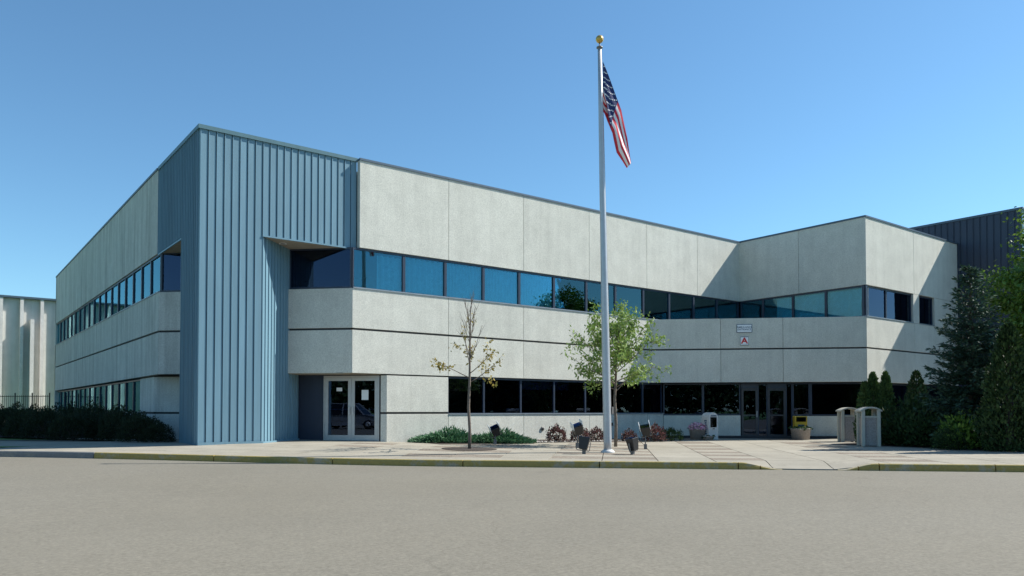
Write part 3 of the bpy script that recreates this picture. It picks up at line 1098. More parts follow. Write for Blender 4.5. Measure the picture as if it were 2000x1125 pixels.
# small fittings on the low wall
vt = empty('wall_vent', (12.95, VM, 0.28))
tag(vt, 'small round grey vent low on the concrete wall beside the barberry', 'vent')
o = MB().lathe([(0.085, 0), (0.085, 0.03), (0.06, 0.045)], 14).build('housing', 'grey_metal', vt, True)
o.rotation_euler = (R(90), 0, 0)
o = MB().lathe([(0.045, 0.046), (0.04, 0.05)], 12).build('louvre', 'black', vt, True)
o.rotation_euler = (R(90), 0, 0)
ob = empty('outlet_box', (16.75, VM, 0.42))
tag(ob, 'small dark square outlet box on the low wall behind the flagpole', 'outlet')
MB().box(-0.07, 0.07, -0.05, 0, -0.07, 0.07).build('cover', 'grey_metal', ob, bevel=0.008)
MB().box(-0.045, 0.045, -0.056, -0.05, -0.045, 0.045).build('flap', 'black', ob)


# ------------------------------------------------------------------ flagpole and flag
def place(w_, d_):
    x, y = xy(w_, d_)
    return Vector((x, y, h(w_, d_)))


PP = place(11.92, 1.36)
fp = empty('flagpole', PP)
tag(fp, 'tall white tapered metal flagpole with gold ball on the pavement', 'flagpole')
CR = Vector((math.sin(R(52.6)), -math.cos(R(52.6)), 0))       # towards the right along the front
CF = Vector((math.cos(R(52.6)), math.sin(R(52.6)), 0))
HP = 11.62
lean = CR * -0.20


def pole_at(z):
    return lean * (z / HP)


zs = [0.0, 0.3, 2.5, 5.0, 7.5, 10.0, HP]
m = MB()
m.tube([pole_at(z) + Vector((0, 0, z)) for z in zs], [0.115, 0.115, 0.112, 0.10, 0.085, 0.068, 0.055], 20)
m.build('shaft', 'pole', fp, True)
MB().lathe([(0.20, -0.02), (0.20, 0.03), (0.15, 0.07), (0.125, 0.09)], 24).build('base_collar', 'white', fp, True)
for z in (2.9, 5.6, 7.8):
    rr = 0.113 - 0.0052 * z
    c = pole_at(z)
    MB().lathe([(rr, z), (rr + 0.006, z + 0.005), (rr + 0.006, z + 0.02), (rr, z + 0.025)], 20, (c.x, c.y)).build('joint_ring', 'pole', fp, True)
c = pole_at(HP)
MB().lathe([(0.05, HP), (0.09, HP + 0.02), (0.09, HP + 0.05), (0.04, HP + 0.07), (0.018, HP + 0.1), (0.018, HP + 0.2)], 16, (c.x, c.y)).build('truck', 'grey_metal', fp, True)
MB().lathe([(0.001, HP + 0.17)] + [(0.112 * math.sin(a), HP + 0.28 - 0.112 * math.cos(a)) for a in np.linspace(0.15, 3.0, 12)] + [(0.001, HP + 0.392)], 20, (c.x, c.y)).build('ball', 'gold', fp, True)
hy = CR * 0.105
MB().tube([pole_at(z) + hy * (1.25 - z * 0.06) + Vector((0, 0, z)) for z in (1.2, 4, 7, 9, HP)], 0.006, 5).build('halyard', 'grey_metal', fp)
MB().box(0.08, 0.14, -0.1, -0.06, 1.1, 1.3).build('cleat', 'grey_metal', fp)


def cr_interp(t, xs, ys):
    return float(np.interp(t, xs, ys))


ss = [0, 0.25, 0.5, 0.75, 1.0]
PXM = 1 / 67.5
topx = [0.0, 19, 37, 49, 55]
topz = [0, 48, 94, 150, 199]
botx = [0.0, 8, 19, 27, 47]
botz = [97, 120, 141, 178, 207]
NS, NT = 60, 52
zf = HP - 0.36
gv = []
for i in range(NS + 1):
    s = i / NS
    for j in range(NT + 1):
        t = j / NT                 # 0 = top edge of the flag, 1 = bottom
        a = (cr_interp(s, ss, topx), cr_interp(s, ss, topz))
        b = (cr_interp(s, ss, botx), cr_interp(s, ss, botz))
        env = math.sin(min(1, s * 3) * math.pi / 2)
        # the lower stripes fold away behind the face that shows
        if t < 0.52:
            ft, fd = t / 0.52, 0.0
        elif t < 0.80:
            ft, fd = 1 - (t - 0.52) / 0.28 * 0.7, 0.05 + 0.08 * math.sin((t - 0.52) / 0.28 * math.pi / 2)
        else:
            ft, fd = 0.3 + (t - 0.80) / 0.20 * 0.6, 0.13 + 0.08 * (t - 0.80) / 0.2
        bl_ = sm(s / 0.45)
        tt = t + (ft - t) * bl_
        tt += 0.02 * env * math.sin(t * 11 + s * 3.0)
        x = a[0] + (b[0] - a[0]) * tt
        z = a[1] + (b[1] - a[1]) * tt
        dep = bl_ * fd + env * (0.06 * math.sin(t * 9 + s * 2.5) + 0.03 * math.sin(t * 17 + s * 6))
        fx = 1.2 * env * math.sin(t * 7 + s * 5.0 + 0.8)
        p = pole_at(zf) + CR * (0.085 + (x + fx) * PXM) + CF * dep + Vector((0, 0, zf - z * PXM))
        gv.append(p)
faces = [(i * (NT + 1) + j, (i + 1) * (NT + 1) + j, (i + 1) * (NT + 1) + j + 1, i * (NT + 1) + j + 1) for i in range(NS) for j in range(NT)]
flag = empty('flag', PP + Vector((pole_at(9).x, pole_at(9).y, 9.0)))
tag(flag, 'red white and blue striped flag with stars hanging limp from the flagpole', 'flag')
loc = Vector(flag.location) - PP
fl = MB().raw([p - loc for p in gv], faces).build('cloth', 'flag_red', flag, True)
fl.data.materials.append(M['flag_white'])
fl.data.materials.append(M['flag_blue'])
idx = []
for i in range(NS):
    for j in range(NT):
        stripe = j * 13 // NT
        idx.append(2 if (i < NS * 0.4 and stripe < 7) else (0 if stripe % 2 == 0 else 1))
fl.data.polygons.foreach_set('material_index', idx)
st = MB()


def gp(s, t):
    i = min(NS - 1, max(0, int(s * NS)))
    j = min(NT - 1, max(0, int(t * NT)))
    a = gv[i * (NT + 1) + j]
    du = gv[(i + 1) * (NT + 1) + j] - a
    dv = gv[i * (NT + 1) + j + 1] - a
    n = du.cross(dv)
    return a - loc, n.normalized(), du.normalized()


for r in range(9):
    for q in range(6 if r % 2 == 0 else 5):
        s = 0.4 * ((q + 0.5) / 6 if r % 2 == 0 else (q + 1) / 6)
        t = (r + 0.75) / 9.5 * 7 / 13
        p, n, du = gp(s, t)
        dv = n.cross(du)
        for sg in (1, -1):
            vs = []
            for k in range(10):
                rr = 0.030 if k % 2 == 0 else 0.012
                an = k * math.pi / 5 + math.pi / 2
                vs.append(p + n * 0.006 * sg + du * math.cos(an) * rr + dv * math.sin(an) * rr)
            st.raw(vs, [tuple(range(10))])
o = st.build('stars', 'flag_white', flag)
o['kind'] = 'stuff'


# ------------------------------------------------------------------ floodlights
def floodlight(loc, yaw, tilt, height, label, side=0.0, visors=True):
    f = empty('floodlight', loc, yaw)
    tag(f, label, 'floodlight', 'ground floodlights aimed at the flag')
    MB().box(-0.05, 0.05, -0.04, 0.04, -0.05, 0.16).build('junction_box', 'grey_metal', f, bevel=0.006)
    MB().tube([(0, 0, 0.1), (0, 0, height)], 0.018, 8).build('stem', 'grey_metal', f, True)
    Rm = Matrix.Rotation(side, 4, 'Y') @ Matrix.Rotation(tilt, 4, 'X')
    T = Matrix.Translation((0, 0, height + 0.16)) @ Rm

    def part(mb, name, mat, par, bev=0.0):
        mb.v = [tuple(T @ Vector(q)) for q in mb.v]
        return mb.build(name, mat, par, bevel=bev)
    b = MB()
    # tapered housing, opening towards +z
    v = [(-0.11, -0.09, -0.2), (0.11, -0.09, -0.2), (0.11, 0.09, -0.2), (-0.11, 0.09, -0.2),
         (-0.155, -0.12, 0.14), (0.155, -0.12, 0.14), (0.155, 0.12, 0.14), (-0.155, 0.12, 0.14)]
    b.raw(v, [(3, 2, 1, 0), (4, 5, 6, 7), (0, 1, 5, 4), (1, 2, 6, 5), (2, 3, 7, 6), (3, 0, 4, 7)])
    body = part(b, 'housing', 'black', f, 0.012)
    part(MB().box(-0.14, 0.14, -0.105, 0.105, 0.141, 0.15), 'lens', 'dark_glass', body)
    for sx_ in (-1, 1) if visors else ():
        part(MB().box(min(sx_ * 0.155, sx_ * 0.168), max(sx_ * 0.155, sx_ * 0.168), -0.12, 0.12, 0.05, 0.27), 'visor', 'sign_white', body, 0.004)
    part(MB().box(-0.19, -0.172, -0.02, 0.02, -0.22, 0.02).box(0.172, 0.19, -0.02, 0.02, -0.22, 0.02).box(-0.172, 0.172, -0.02, 0.02, -0.238, -0.22), 'bracket', 'grey_metal', f)
    return f


YF = R(-37.4)
floodlight(place(8.15, 6.1), YF + R(12), R(30), 0.30, 'black floodlight with pale visors in the juniper bed, nearest the bare sapling', R(-24))
floodlight(place(10.95, 4.6), YF + R(15), R(24), 0.44, 'black floodlight with pale visors just left of the flagpole, farther from the kerb', R(-20))
floodlight(place(11.28, 0.16), YF - R(12), R(-8), 0.16, 'dark floodlight on a short stem just left of the flagpole foot', R(8), False)
floodlight(place(13.08, 4.9), YF - R(10), R(28), 0.44, 'dark floodlight with pale visors in the shade, rightmost of the five', R(-12))
floodlight(place(12.6, 0.35), YF + R(48), R(-6), 0.16, 'dark floodlight on a short stem just right of the flagpole foot', R(-8), False)


# ------------------------------------------------------------------ planters, boxes, bins
def planter(w_, d_, r0, r1, hh, label, plant_mat, plant_n, ph, name='plant_tub'):
    p = place(w_, d_)
    o = empty(name, p)
    tag(o, label, 'planter')
    MB().lathe([(r0, -0.02), (r1, hh), (r1 + 0.02, hh + 0.01), (r1 + 0.02, hh + 0.05), (r1 - 0.04, hh + 0.05), (r1 - 0.05, hh - 0.03)], 18).build('tub', 'pebble', o, True)
    MB().lathe([(r1 - 0.045, hh - 0.04), (r1 - 0.045, hh - 0.02)], 16).build('soil', 'mulch', o)
    a = rng.uniform(0, 2 * math.pi, plant_n)
    r = np.sqrt(rng.uniform(0, 1, plant_n)) * (r1 + 0.06)
    z = hh + ph * np.sqrt(np.maximum(0, 1 - (r / (r1 + 0.08)) ** 2)) * rng.uniform(0.4, 1.1, plant_n)
    P = np.stack([r * np.cos(a), r * np.sin(a), z], 1)
    link(bpy.data.objects.new('flowers' if plant_mat == 'petal' else 'foliage', quads_mesh('flowers', leaves(P, 0.075, aspect=0.9), plant_mat)), o)
    return o


planter(15.6, 16.9, 0.30, 0.36, 0.42, 'round stone planter of pink and white flowers against the low wall', 'petal', 700, 0.26)
planter(15.95, 15.9, 0.19, 0.22, 0.13, 'small low stone pot at the foot of the white newspaper box', 'leaf_dark', 60, 0.05)
planter(19.85, 17.4, 0.34, 0.40, 0.42, 'round stone planter with withered plants beside the dark doors', 'leaf_dark', 300, 0.14)

# white newspaper box with rounded top
p = place(16.1, 16.9)
nbx = empty('newspaper_box', p, YF + R(28))
tag(nbx, 'white newspaper box with rounded top and dark lettering beside the flower planter', 'newspaper box')
prof = [(-0.26, 0), (0.26, 0), (0.26, 0.92)] + [(0.26 * math.cos(a), 0.92 + 0.22 * math.sin(a)) for a in np.linspace(0.15, math.pi - 0.15, 9)] + [(-0.26, 0.92)]
n = len(prof)
v = [(x, -0.22, z) for x, z in prof] + [(x, 0.22, z) for x, z in prof]
f = [tuple(range(n)), tuple(range(2 * n - 1, n - 1, -1))] + [(i, n + i, n + (i + 1) % n, (i + 1) % n) for i in range(n)]
body = MB().raw(v, f).build('cabinet', 'white', nbx, bevel=0.012)
MB().box(-0.17, 0.17, -0.232, -0.222, 0.52, 0.94).build('door_window', 'dark_glass', body)
MB().box(-0.15, 0.15, -0.231, -0.222, 0.97, 1.02).build('header_print', 'ink', body)
MB().box(-0.03, 0.03, -0.25, -0.222, 0.44, 0.48).build('handle', 'grey_metal', body)
for k in range(7):
    zz = 0.22 + k * 0.09
    MB().box(-0.2625, -0.2602, -0.10 + 0.015 * (k % 2), 0.06 - 0.02 * (k % 3), zz, zz + 0.06).build('side_print', 'ink', body)

# yellow newspaper box behind the planter
p = place(20.0, 18.45)
yb = empty('newspaper_box', p, R(-45))
tag(yb, 'yellow newspaper box half hidden behind the planter by the doors', 'newspaper box')
body = MB().prism([(-0.26, -0.2), (0.26, -0.2), (0.26, 0.2), (-0.26, 0.2)], 0.3, 0.98).build('cabinet', 'yellow_box', yb, bevel=0.015)
MB().box(-0.2, 0.2, -0.212, -0.202, 0.74, 0.94).build('door_window', 'dark_glass', body)
MB().box(-0.13, 0.13, -0.212, -0.202, 0.55, 0.62).build('print', 'ink', body)
MB().box(-0.2, -0.14, -0.15, 0.15, 0.0, 0.3).box(0.14, 0.2, -0.15, 0.15, 0.0, 0.3).build('stand', 'black', yb)


def litter_bin(w_, d_, yaw, label):
    o = empty('litter_bin', place(w_, d_), yaw)
    tag(o, label, 'litter bin', 'pebbled litter bins')
    s = 0.25
    for x0, x1, y0, y1 in ((-s + 0.05, s - 0.05, -s, -s + 0.06), (-s + 0.05, s - 0.05, s - 0.06, s), (-s, -s + 0.06, -s + 0.05, s - 0.05), (s - 0.06, s, -s + 0.05, s - 0.05)):
        MB().box(x0, x1, y0, y1, 0.03, 0.98).build('side_panel', 'pebble', o)
    for sx_ in (-1, 1):
        for sy_ in (-1, 1):
            cx_, cy_ = sx_ * s, sy_ * s
            MB().box(cx_ - 0.055, cx_ + 0.055, cy_ - 0.055, cy_ + 0.055, 0.0, 1.24).build('corner_post', 'bin_lid', o, bevel=0.012)
    MB().box(-s + 0.056, s - 0.056, -s - 0.02, s + 0.02, 0.975, 1.03).build('rim', 'bin_lid', o)
    MB().box(-s + 0.07, s - 0.07, -s + 0.07, s - 0.07, 0.03, 0.9).build('liner', 'black', o)
    pr = []
    k = 8
    for i in range(k + 1):
        t = i / k * 2 - 1
        pr.append((t * (s + 0.1), 1.34 - 0.12 * t * t))
    lo = [(x, z - 0.05) for x, z in reversed(pr)]
    pr = pr + lo
    n_ = len(pr)
    v_ = [(x, -s - 0.1, z) for x, z in pr] + [(x, s + 0.1, z) for x, z in pr]
    f_ = [tuple(range(n_ - 1, -1, -1)), tuple(range(n_, 2 * n_))] + [(i, (i + 1) % n_, n_ + (i + 1) % n_, n_ + i) for i in range(n_)]
    MB().raw(v_, f_).build('hood', 'bin_lid', o, bevel=0.01)
    return o


litter_bin(20.72, 9.2, YF - R(8), 'pebbled litter bin with arched pale hood, nearer one in front of the small cedars')
litter_bin(21.15, 14.6, YF - R(8), 'pebbled litter bin with arched pale hood, farther one against the low wall')

# ------------------------------------------------------------------ plants


def branchy(name, specs, mat, parent):
    m = MB()
    for pts, r0, r1 in specs:
        n_ = len(pts)
        m.tube(pts, [r0 + (r1 - r0) * i / (n_ - 1) for i in range(n_)], 5 if r0 < 0.03 else 9)
    return m.build(name, mat, parent, True)


def limb(p, d, L, bend, n=6, wob=0.05):
    pts = [Vector(p)]
    d = Vector(d).normalized()
    for i in range(n):
        d = (d + Vector(bend) / n + Vector(rng.normal(size=3) * wob)).normalized()
        pts.append(pts[-1] + d * L / n)
    return pts


# bare yellowing sapling
TP = place(7.9, 1.5)
t1 = empty('sapling', TP)
tag(t1, 'thin young tree nearly bare with a few yellow leaves', 'tree')
tr = [Vector((0, 0, -0.05)), Vector((0.01, 0, 0.6)), Vector((-0.03, 0.01, 1.2)), Vector((0.0, 0, 2.0)), Vector((0.02, 0.01, 2.9)), Vector((0.03, 0, 3.7)), Vector((0.06, 0, 4.5))]
m = MB()
m.tube(tr, [0.052, 0.045, 0.043, 0.037, 0.025, 0.014, 0.004], 9)
m.build('trunk', 'bark', t1, True)
specs = []
lp = []
for i in range(17):
    z = 1.95 + i * 0.13
    a = i * 2.4 + rng.uniform(-0.3, 0.3)
    L = 1.35 - 0.045 * i
    low = i < 4
    out = 0.75 if low else 0.42
    d = Vector((math.cos(a) * out, math.sin(a) * out, 0.35 if low else 1.0))
    pts = limb((0, 0, z), d, L, (0, 0, 0.35), 6, 0.06)
    specs.append((pts, 0.017 - 0.0005 * i, 0.003))
    tips = [pts]
    for q in range(3):
        k = int(rng.integers(2, 5))
        sd = (pts[k + 1] - pts[k]).normalized() + Vector(rng.normal(size=3) * 0.45)
        sp = limb(pts[k], sd, L * 0.4, (0, 0, 0.2), 4, 0.08)
        specs.append((sp, 0.007, 0.002))
        tips.append(sp)
    if i < 6 or i in (8, 11):
        for tp in tips:
            if rng.uniform() < (0.8 if i < 5 else 0.35):
                for _ in range(int(26 if i < 5 else 14)):
                    b = tp[int(rng.integers(len(tp) // 2, len(tp)))]
                    lp.append(np.array(b) + rng.normal(size=3) * 0.055)
branchy('branches', specs, 'bark', t1)
link(bpy.data.objects.new('crown', quads_mesh('crown', leaves(lp, 0.10, aspect=0.5), 'leaf_yellow')), t1)
# soil well round the sapling
gv_ = MB()
ring = [(0.82 * math.cos(a), 0.82 * math.sin(a)) for a in np.linspace(0, 2 * math.pi, 21)[:-1]]
wl = gv_.raw([(TP.x + x, TP.y + y, hz(TP.x + x, TP.y + y) + 0.009) for x, y in ring], [tuple(range(20))]).build('tree_pit', 'mulch')
tag(wl, kind='structure')

# leafy young tree behind the flagpole
TP2 = place(12.15, 6.6)
t2 = empty('young_tree', TP2)
tag(t2, 'young tree with sparse light green crown standing behind the flagpole', 'tree')
m = MB()
m.tube([(0, 0, -0.05), (0.02, 0, 0.8), (-0.02, 0.02, 1.6), (0.02, 0, 2.2), (0.03, 0, 3.0), (0.05, 0, 3.9)], [0.058, 0.052, 0.047, 0.040, 0.026, 0.010], 9)
m.build('trunk', 'bark', t2, True)
specs = []
lp = []
for i in range(30):
    fr = i / 30
    z = 1.85 + 1.75 * fr
    a = i * 2.4 + rng.uniform(-0.3, 0.3)
    L = (1.5 if i < 4 else 1.9) * (1 - 0.36 * fr) * rng.uniform(0.85, 1.1)
    d = Vector((math.cos(a), math.sin(a), 0.30 + 0.75 * fr))
    pts = limb((0, 0, z), d, L, (0, 0, 0.30 if i > 5 else 0.0), 7, 0.08)
    specs.append((pts, 0.022 * (1 - 0.4 * fr), 0.004))
    for q in range(7):
        k = int(rng.integers(2, 7))
        sd = (pts[min(k + 1, 7)] - pts[k - 1]).normalized() + Vector(rng.normal(size=3) * 0.6)
        sp = limb(pts[k], sd, L * 0.32, (0, 0, -0.1), 4, 0.1)
        specs.append((sp, 0.007, 0.002))
        for _ in range(27):
            b = sp[int(rng.integers(1, len(sp)))]
            lp.append(np.array(b) + rng.normal(size=3) * 0.075)
branchy('branches', specs, 'bark', t2)
link(bpy.data.objects.new('crown', quads_mesh('crown', leaves(lp, 0.13, aspect=0.42), 'leaf_green')), t2)


# spreading juniper
def juniper(name, cx_, cy_, rx, ry, hh, ang, n, label):
    o = empty(name, (cx_, cy_, hz(cx_, cy_)), ang)
    tag(o, label, 'shrub', 'spreading junipers')
    a = rng.uniform(0, 2 * math.pi, n)
    r = np.sqrt(rng.uniform(0, 1, n))
    base = np.stack([np.cos(a) * r * rx, np.sin(a) * r * ry, np.zeros(n)], 1)
    edge = 1 - r ** 2.4
    lump = 0.75 + 0.35 * np.sin(base[:, 0] * 4.1 + 1) * np.cos(base[:, 1] * 5.0)
    base[:, 2] = rng.uniform(0.15, 1.0, n) * hh * edge * lump
    D = np.stack([np.cos(a) * (0.4 + r), np.sin(a) * (0.4 + r), rng.uniform(0.25, 0.9, n)], 1)
    Q = leaves(base, 0.17, aspect=0.22, D=D)
    link(bpy.data.objects.new('foliage', quads_mesh('foliage', Q, 'juniper')), o)
    st_ = MB()
    for k in range(7):
        aa = k * 0.9
        st_.tube([(0, 0, -0.02), (math.cos(aa) * rx * 0.4, math.sin(aa) * ry * 0.4, hh * 0.3), (math.cos(aa) * rx * 0.75, math.sin(aa) * ry * 0.75, hh * 0.4)], [0.02, 0.014, 0.006], 5)
    st_.build('stems', 'dark_bark', o)


juniper('juniper_shrub', 7.95, -1.15, 1.25, 0.8, 0.46, R(-20), 5200, 'low spreading blue green juniper under the wall by the entrance doors')
juniper('juniper_shrub', 9.55, -1.9, 1.25, 0.75, 0.42, R(-25), 5000, 'low spreading blue green juniper around the floodlight, behind the bare sapling')


def mound(rx, ry, hh, n, size, mat, hollow=0.55, aspect=0.55):
    d = unit(rng.normal(size=(n, 3)))
    d[:, 2] = np.abs(d[:, 2])
    r = rng.uniform(hollow, 1.0, (n, 1)) ** 0.6
    lump = 1 + 0.14 * np.sin(d[:, :1] * 6 + 1.3) * np.cos(d[:, 1:2] * 7) + 0.08 * np.sin(d[:, 2:3] * 13 + d[:, :1] * 9)
    P = d * r * lump * np.array([rx, ry, hh])
    P[:, 2] += 0.03
    return quads_mesh('foliage', leaves(P, size, up=0.5, aspect=aspect, D=d + np.array([0, 0, 0.4])), mat)


def stems(hh, r, k=6):
    m_ = MB()
    for i in range(k):
        a = i * 2 * math.pi / k
        m_.tube([(0, 0, -0.05), (math.cos(a) * r * 0.35, math.sin(a) * r * 0.35, hh * 0.4), (math.cos(a) * r * 0.7, math.sin(a) * r * 0.7, hh * 0.75)], [0.02, 0.013, 0.005], 5)
    return m_


def shrub(loc, me, label, group=None, sc_=1.0, rz=0.0, stem_h=0.8, name='shrub'):
    o = empty(name, loc, rz)
    o.scale = (sc_, sc_, sc_)
    tag(o, label, 'shrub', group)
    link(bpy.data.objects.new('foliage', me), o)
    stems(stem_h, stem_h * 0.7).build('stems', 'dark_bark', o)
    return o


# barberries
bm = [mound(0.36, 0.36, 0.50, 900, 0.075, 'leaf_red') for _ in range(2)]
for k, (x, y, s, lab) in enumerate(((12.35, -1.75, 1.05, 'reddish barberry bush left of the flagpole, leftmost of its row'),
                                    (13.55, -1.75, 1.0, 'reddish barberry bush between the left barberry and the flagpole'),
                                    (14.6, -1.55, 0.9, 'reddish barberry bush directly left of the flagpole shaft against the wall'),
                                    (15.75, -2.2, 0.8, 'small reddish barberry bush just right of the flagpole shaft'),
                                    (16.3, -3.05, 1.15, 'dull red barberry bush in the shade behind the right floodlights'))):
    shrub((x, y, hz(x, y)), bm[k % 2], lab, 'barberry bushes', s, k * 1.3, 0.35, 'barberry_bush')
shrub((17.3, -3.0, hz(17.3, -3.0)), mound(0.55, 0.45, 0.46, 1200, 0.07, 'leaf_dark'), 'low dark shrub in the shade right of the floodlights', None, 1.0, 0, 0.3)

# dark hedge shrubs on the left, in shade
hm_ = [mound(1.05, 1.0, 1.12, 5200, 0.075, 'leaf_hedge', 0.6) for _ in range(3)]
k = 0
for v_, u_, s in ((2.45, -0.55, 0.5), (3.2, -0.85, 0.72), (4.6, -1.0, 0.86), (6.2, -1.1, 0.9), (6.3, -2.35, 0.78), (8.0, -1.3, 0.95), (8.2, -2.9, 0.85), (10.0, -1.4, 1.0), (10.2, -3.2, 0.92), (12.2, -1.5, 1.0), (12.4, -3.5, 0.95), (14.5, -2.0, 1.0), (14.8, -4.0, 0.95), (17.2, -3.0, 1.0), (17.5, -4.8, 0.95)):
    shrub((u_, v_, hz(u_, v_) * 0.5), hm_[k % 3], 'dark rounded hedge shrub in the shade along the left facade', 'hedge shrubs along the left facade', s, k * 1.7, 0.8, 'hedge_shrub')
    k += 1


def cedar(loc, hh, r, n, mat, label, group=None, size=0.10, name='cedar'):
    o = empty(name, loc, rng.uniform(0, 6))
    tag(o, label, 'tree', group)
    z = rng.uniform(0, 1, n) ** 1.15
    pr = np.minimum(1.0, (1 - z) ** 0.62 * 1.12) * (0.72 + 0.28 * np.minimum(1, z * 6))
    a = rng.uniform(0, 2 * math.pi, n)
    lump = 1 + 0.10 * np.sin(a * 5 + z * 14) + 0.07 * np.sin(a * 9 - z * 31)
    rr = r * pr * lump * rng.uniform(0.62, 1.0, n)
    P = np.stack([rr * np.cos(a), rr * np.sin(a), z * hh], 1)
    D = np.stack([np.cos(a) * 0.55, np.sin(a) * 0.55, np.full(n, 1.0)], 1)
    link(bpy.data.objects.new('crown', quads_mesh('crown', leaves(P, size, up=0.0, aspect=0.5, D=D), mat)), o)
    MB().tube([(0, 0, -0.1), (0, 0, hh * 0.9)], [r * 0.16, 0.01], 8).build('trunk', 'dark_bark', o)
    return o


cedar(place(21.05, 11.2), 2.2, 0.36, 3600, 'needle_green', 'slim upright cedar behind the litter bins, leftmost and shortest of three', 'small cedars behind the litter bin')
cedar(place(21.38, 11.4), 2.55, 0.42, 4400, 'needle_green', 'slim upright cedar behind the litter bins, middle of three', 'small cedars behind the litter bin')
cedar(place(21.72, 11.0), 2.55, 0.40, 4400, 'needle_green', 'slim upright cedar behind the litter bins, rightmost of three', 'small cedars behind the litter bin')
cedar(place(23.6, 14.2), 2.7, 0.62, 3600, 'needle_dark', 'small dark cone shaped cedar left of the spruce, against the shaded wall')
cedar(place(23.75, 4.9), 3.75, 0.85, 9000, 'needle_dark', 'tall dark cedar at the right edge, nearest the kerb', 'dark cedars at the right edge', 0.12)
cedar(place(24.9, 5.1), 3.9, 0.9, 8000, 'needle_dark', 'tall dark cedar cut off by the right edge of the picture', 'dark cedars at the right edge', 0.12)


def spruce(loc, hh, R0, label):
    o = empty('spruce_tree', loc)
    tag(o, label, 'tree')
    Q = []
    br = MB()
    z = 0.35
    ang = 0.0
    while z < hh - 0.15:
        fr = z / hh
        L = R0 * (1 - fr) ** 0.85 + 0.08
        nb_ = 9 if fr < 0.7 else 6
        for k_ in range(nb_):
            a = ang + k_ * 2 * math.pi / nb_ + rng.uniform(-0.2, 0.2)
            Lk = L * rng.uniform(0.78, 1.12)
            dz = 0.15 - 0.35 * (1 - fr)
            n_ = max(4, int(Lk / 0.10))
            base = np.array([0, 0, z + rng.uniform(-0.08, 0.08)])
            dr = np.array([math.cos(a), math.sin(a), 0])
            sd = np.array([-math.sin(a), math.cos(a), 0])
            pts = []
            for i in range(n_ + 1):
                t = i / n_
                pts.append(base + dr * Lk * t + np.array([0, 0, Lk * (dz * t + 0.28 * t * t)]))
            if fr < 0.85:
                br.tube([tuple(pts[0]), tuple(pts[n_ // 2]), tuple(pts[-1])], [0.018, 0.011, 0.004], 4)
            tw = []
            for i in range(1, n_ + 1):
                t = i / n_
                half = 0.34 * Lk * (1 - t) + 0.08
                for sg in (-1, 1):
                    m_ = max(2, int(half / 0.075))
                    for q in range(m_):
                        s = (q + 0.5) / m_ * half
                        tw.append((pts[i] + sd * sg * s + dr * s * 0.55 + np.array([0, 0, -0.10 * s]), sd * sg * 0.8 + dr))
                tw.append((pts[i], dr + np.array([0, 0, 0.3])))
            P = np.array([x_[0] for x_ in tw]) + rng.normal(size=(len(tw), 3)) * 0.02
            Dd = np.array([x_[1] for x_ in tw])
            Q.append(leaves(P, 0.16, up=0.8, aspect=0.42, D=Dd))
            Q.append(leaves(P, 0.10, up=-0.2, aspect=0.4, D=Dd + np.array([0, 0, 0.5])))
        z += 0.20 + 0.05 * rng.uniform()
        ang += 0.7
    P = np.stack([np.zeros(40), np.zeros(40), np.linspace(hh - 0.6, hh, 40)], 1)
    Q.append(leaves(P, 0.10, aspect=0.35, D=np.tile([0, 0, 1.0], (40, 1)) + rng.normal(size=(40, 3)) * 0.5))
    link(bpy.data.objects.new('crown', quads_mesh('crown', np.concatenate(Q), 'needle_blue')), o)
    br.build('branches', 'dark_bark', o)
    MB().tube([(0, 0, -0.1), (0, 0, hh * 0.6), (0, 0, hh - 0.05)], [0.14, 0.06, 0.012], 9).build('trunk', 'dark_bark', o)


spruce(place(23.72, 8.2), 5.95, 1.75, 'blue green spruce with pointed top in front of the shaded wing')


def broadleaf(loc, hh, crown_z, rx, rz, nclump, per, size, mat, label, name='broadleaf_tree', group=None):
    o = empty(name, loc)
    tag(o, label, 'tree', group)
    m_ = MB()
    m_.tube([(0, 0, -0.1), (0.05, 0, crown_z * 0.5), (0, 0.06, crown_z), (0.05, 0, hh * 0.85)], [0.2, 0.16, 0.12, 0.03], 10)
    m_.build('trunk', 'dark_bark', o, True)
    c = np.array([0, 0, (crown_z * 0.7 + hh) / 2])
    d = unit(rng.normal(size=(nclump, 3)))
    r = rng.uniform(0.35, 1.0, (nclump, 1)) ** 0.5
    ctr = c + d * r * np.array([rx, rx, rz])
    specs_ = []
    P = []
    for q in ctr:
        sz = rng.uniform(0.35, 0.7)
        P.append(q + rng.normal(size=(per, 3)) * sz * np.array([0.5, 0.5, 0.36]))
        st0 = np.array([0, 0, max(crown_z * 0.6, q[2] - 1.6)])
        mid_ = (st0 + q) / 2 + rng.normal(size=3) * 0.15
        specs_.append(([Vector(st0), Vector(mid_), Vector(q)], 0.035, 0.006))
    branchy('branches', specs_, 'dark_bark', o)
    link(bpy.data.objects.new('crown', quads_mesh('crown', leaves(np.concatenate(P), size, up=0.4, aspect=0.55), mat)), o)
    return o


broadleaf(place(28.75, 12.6), 9.4, 1.4, 2.7, 3.9, 210, 170, 0.17, 'leaf_tree', 'tall leafy green tree at the right edge behind the spruce')

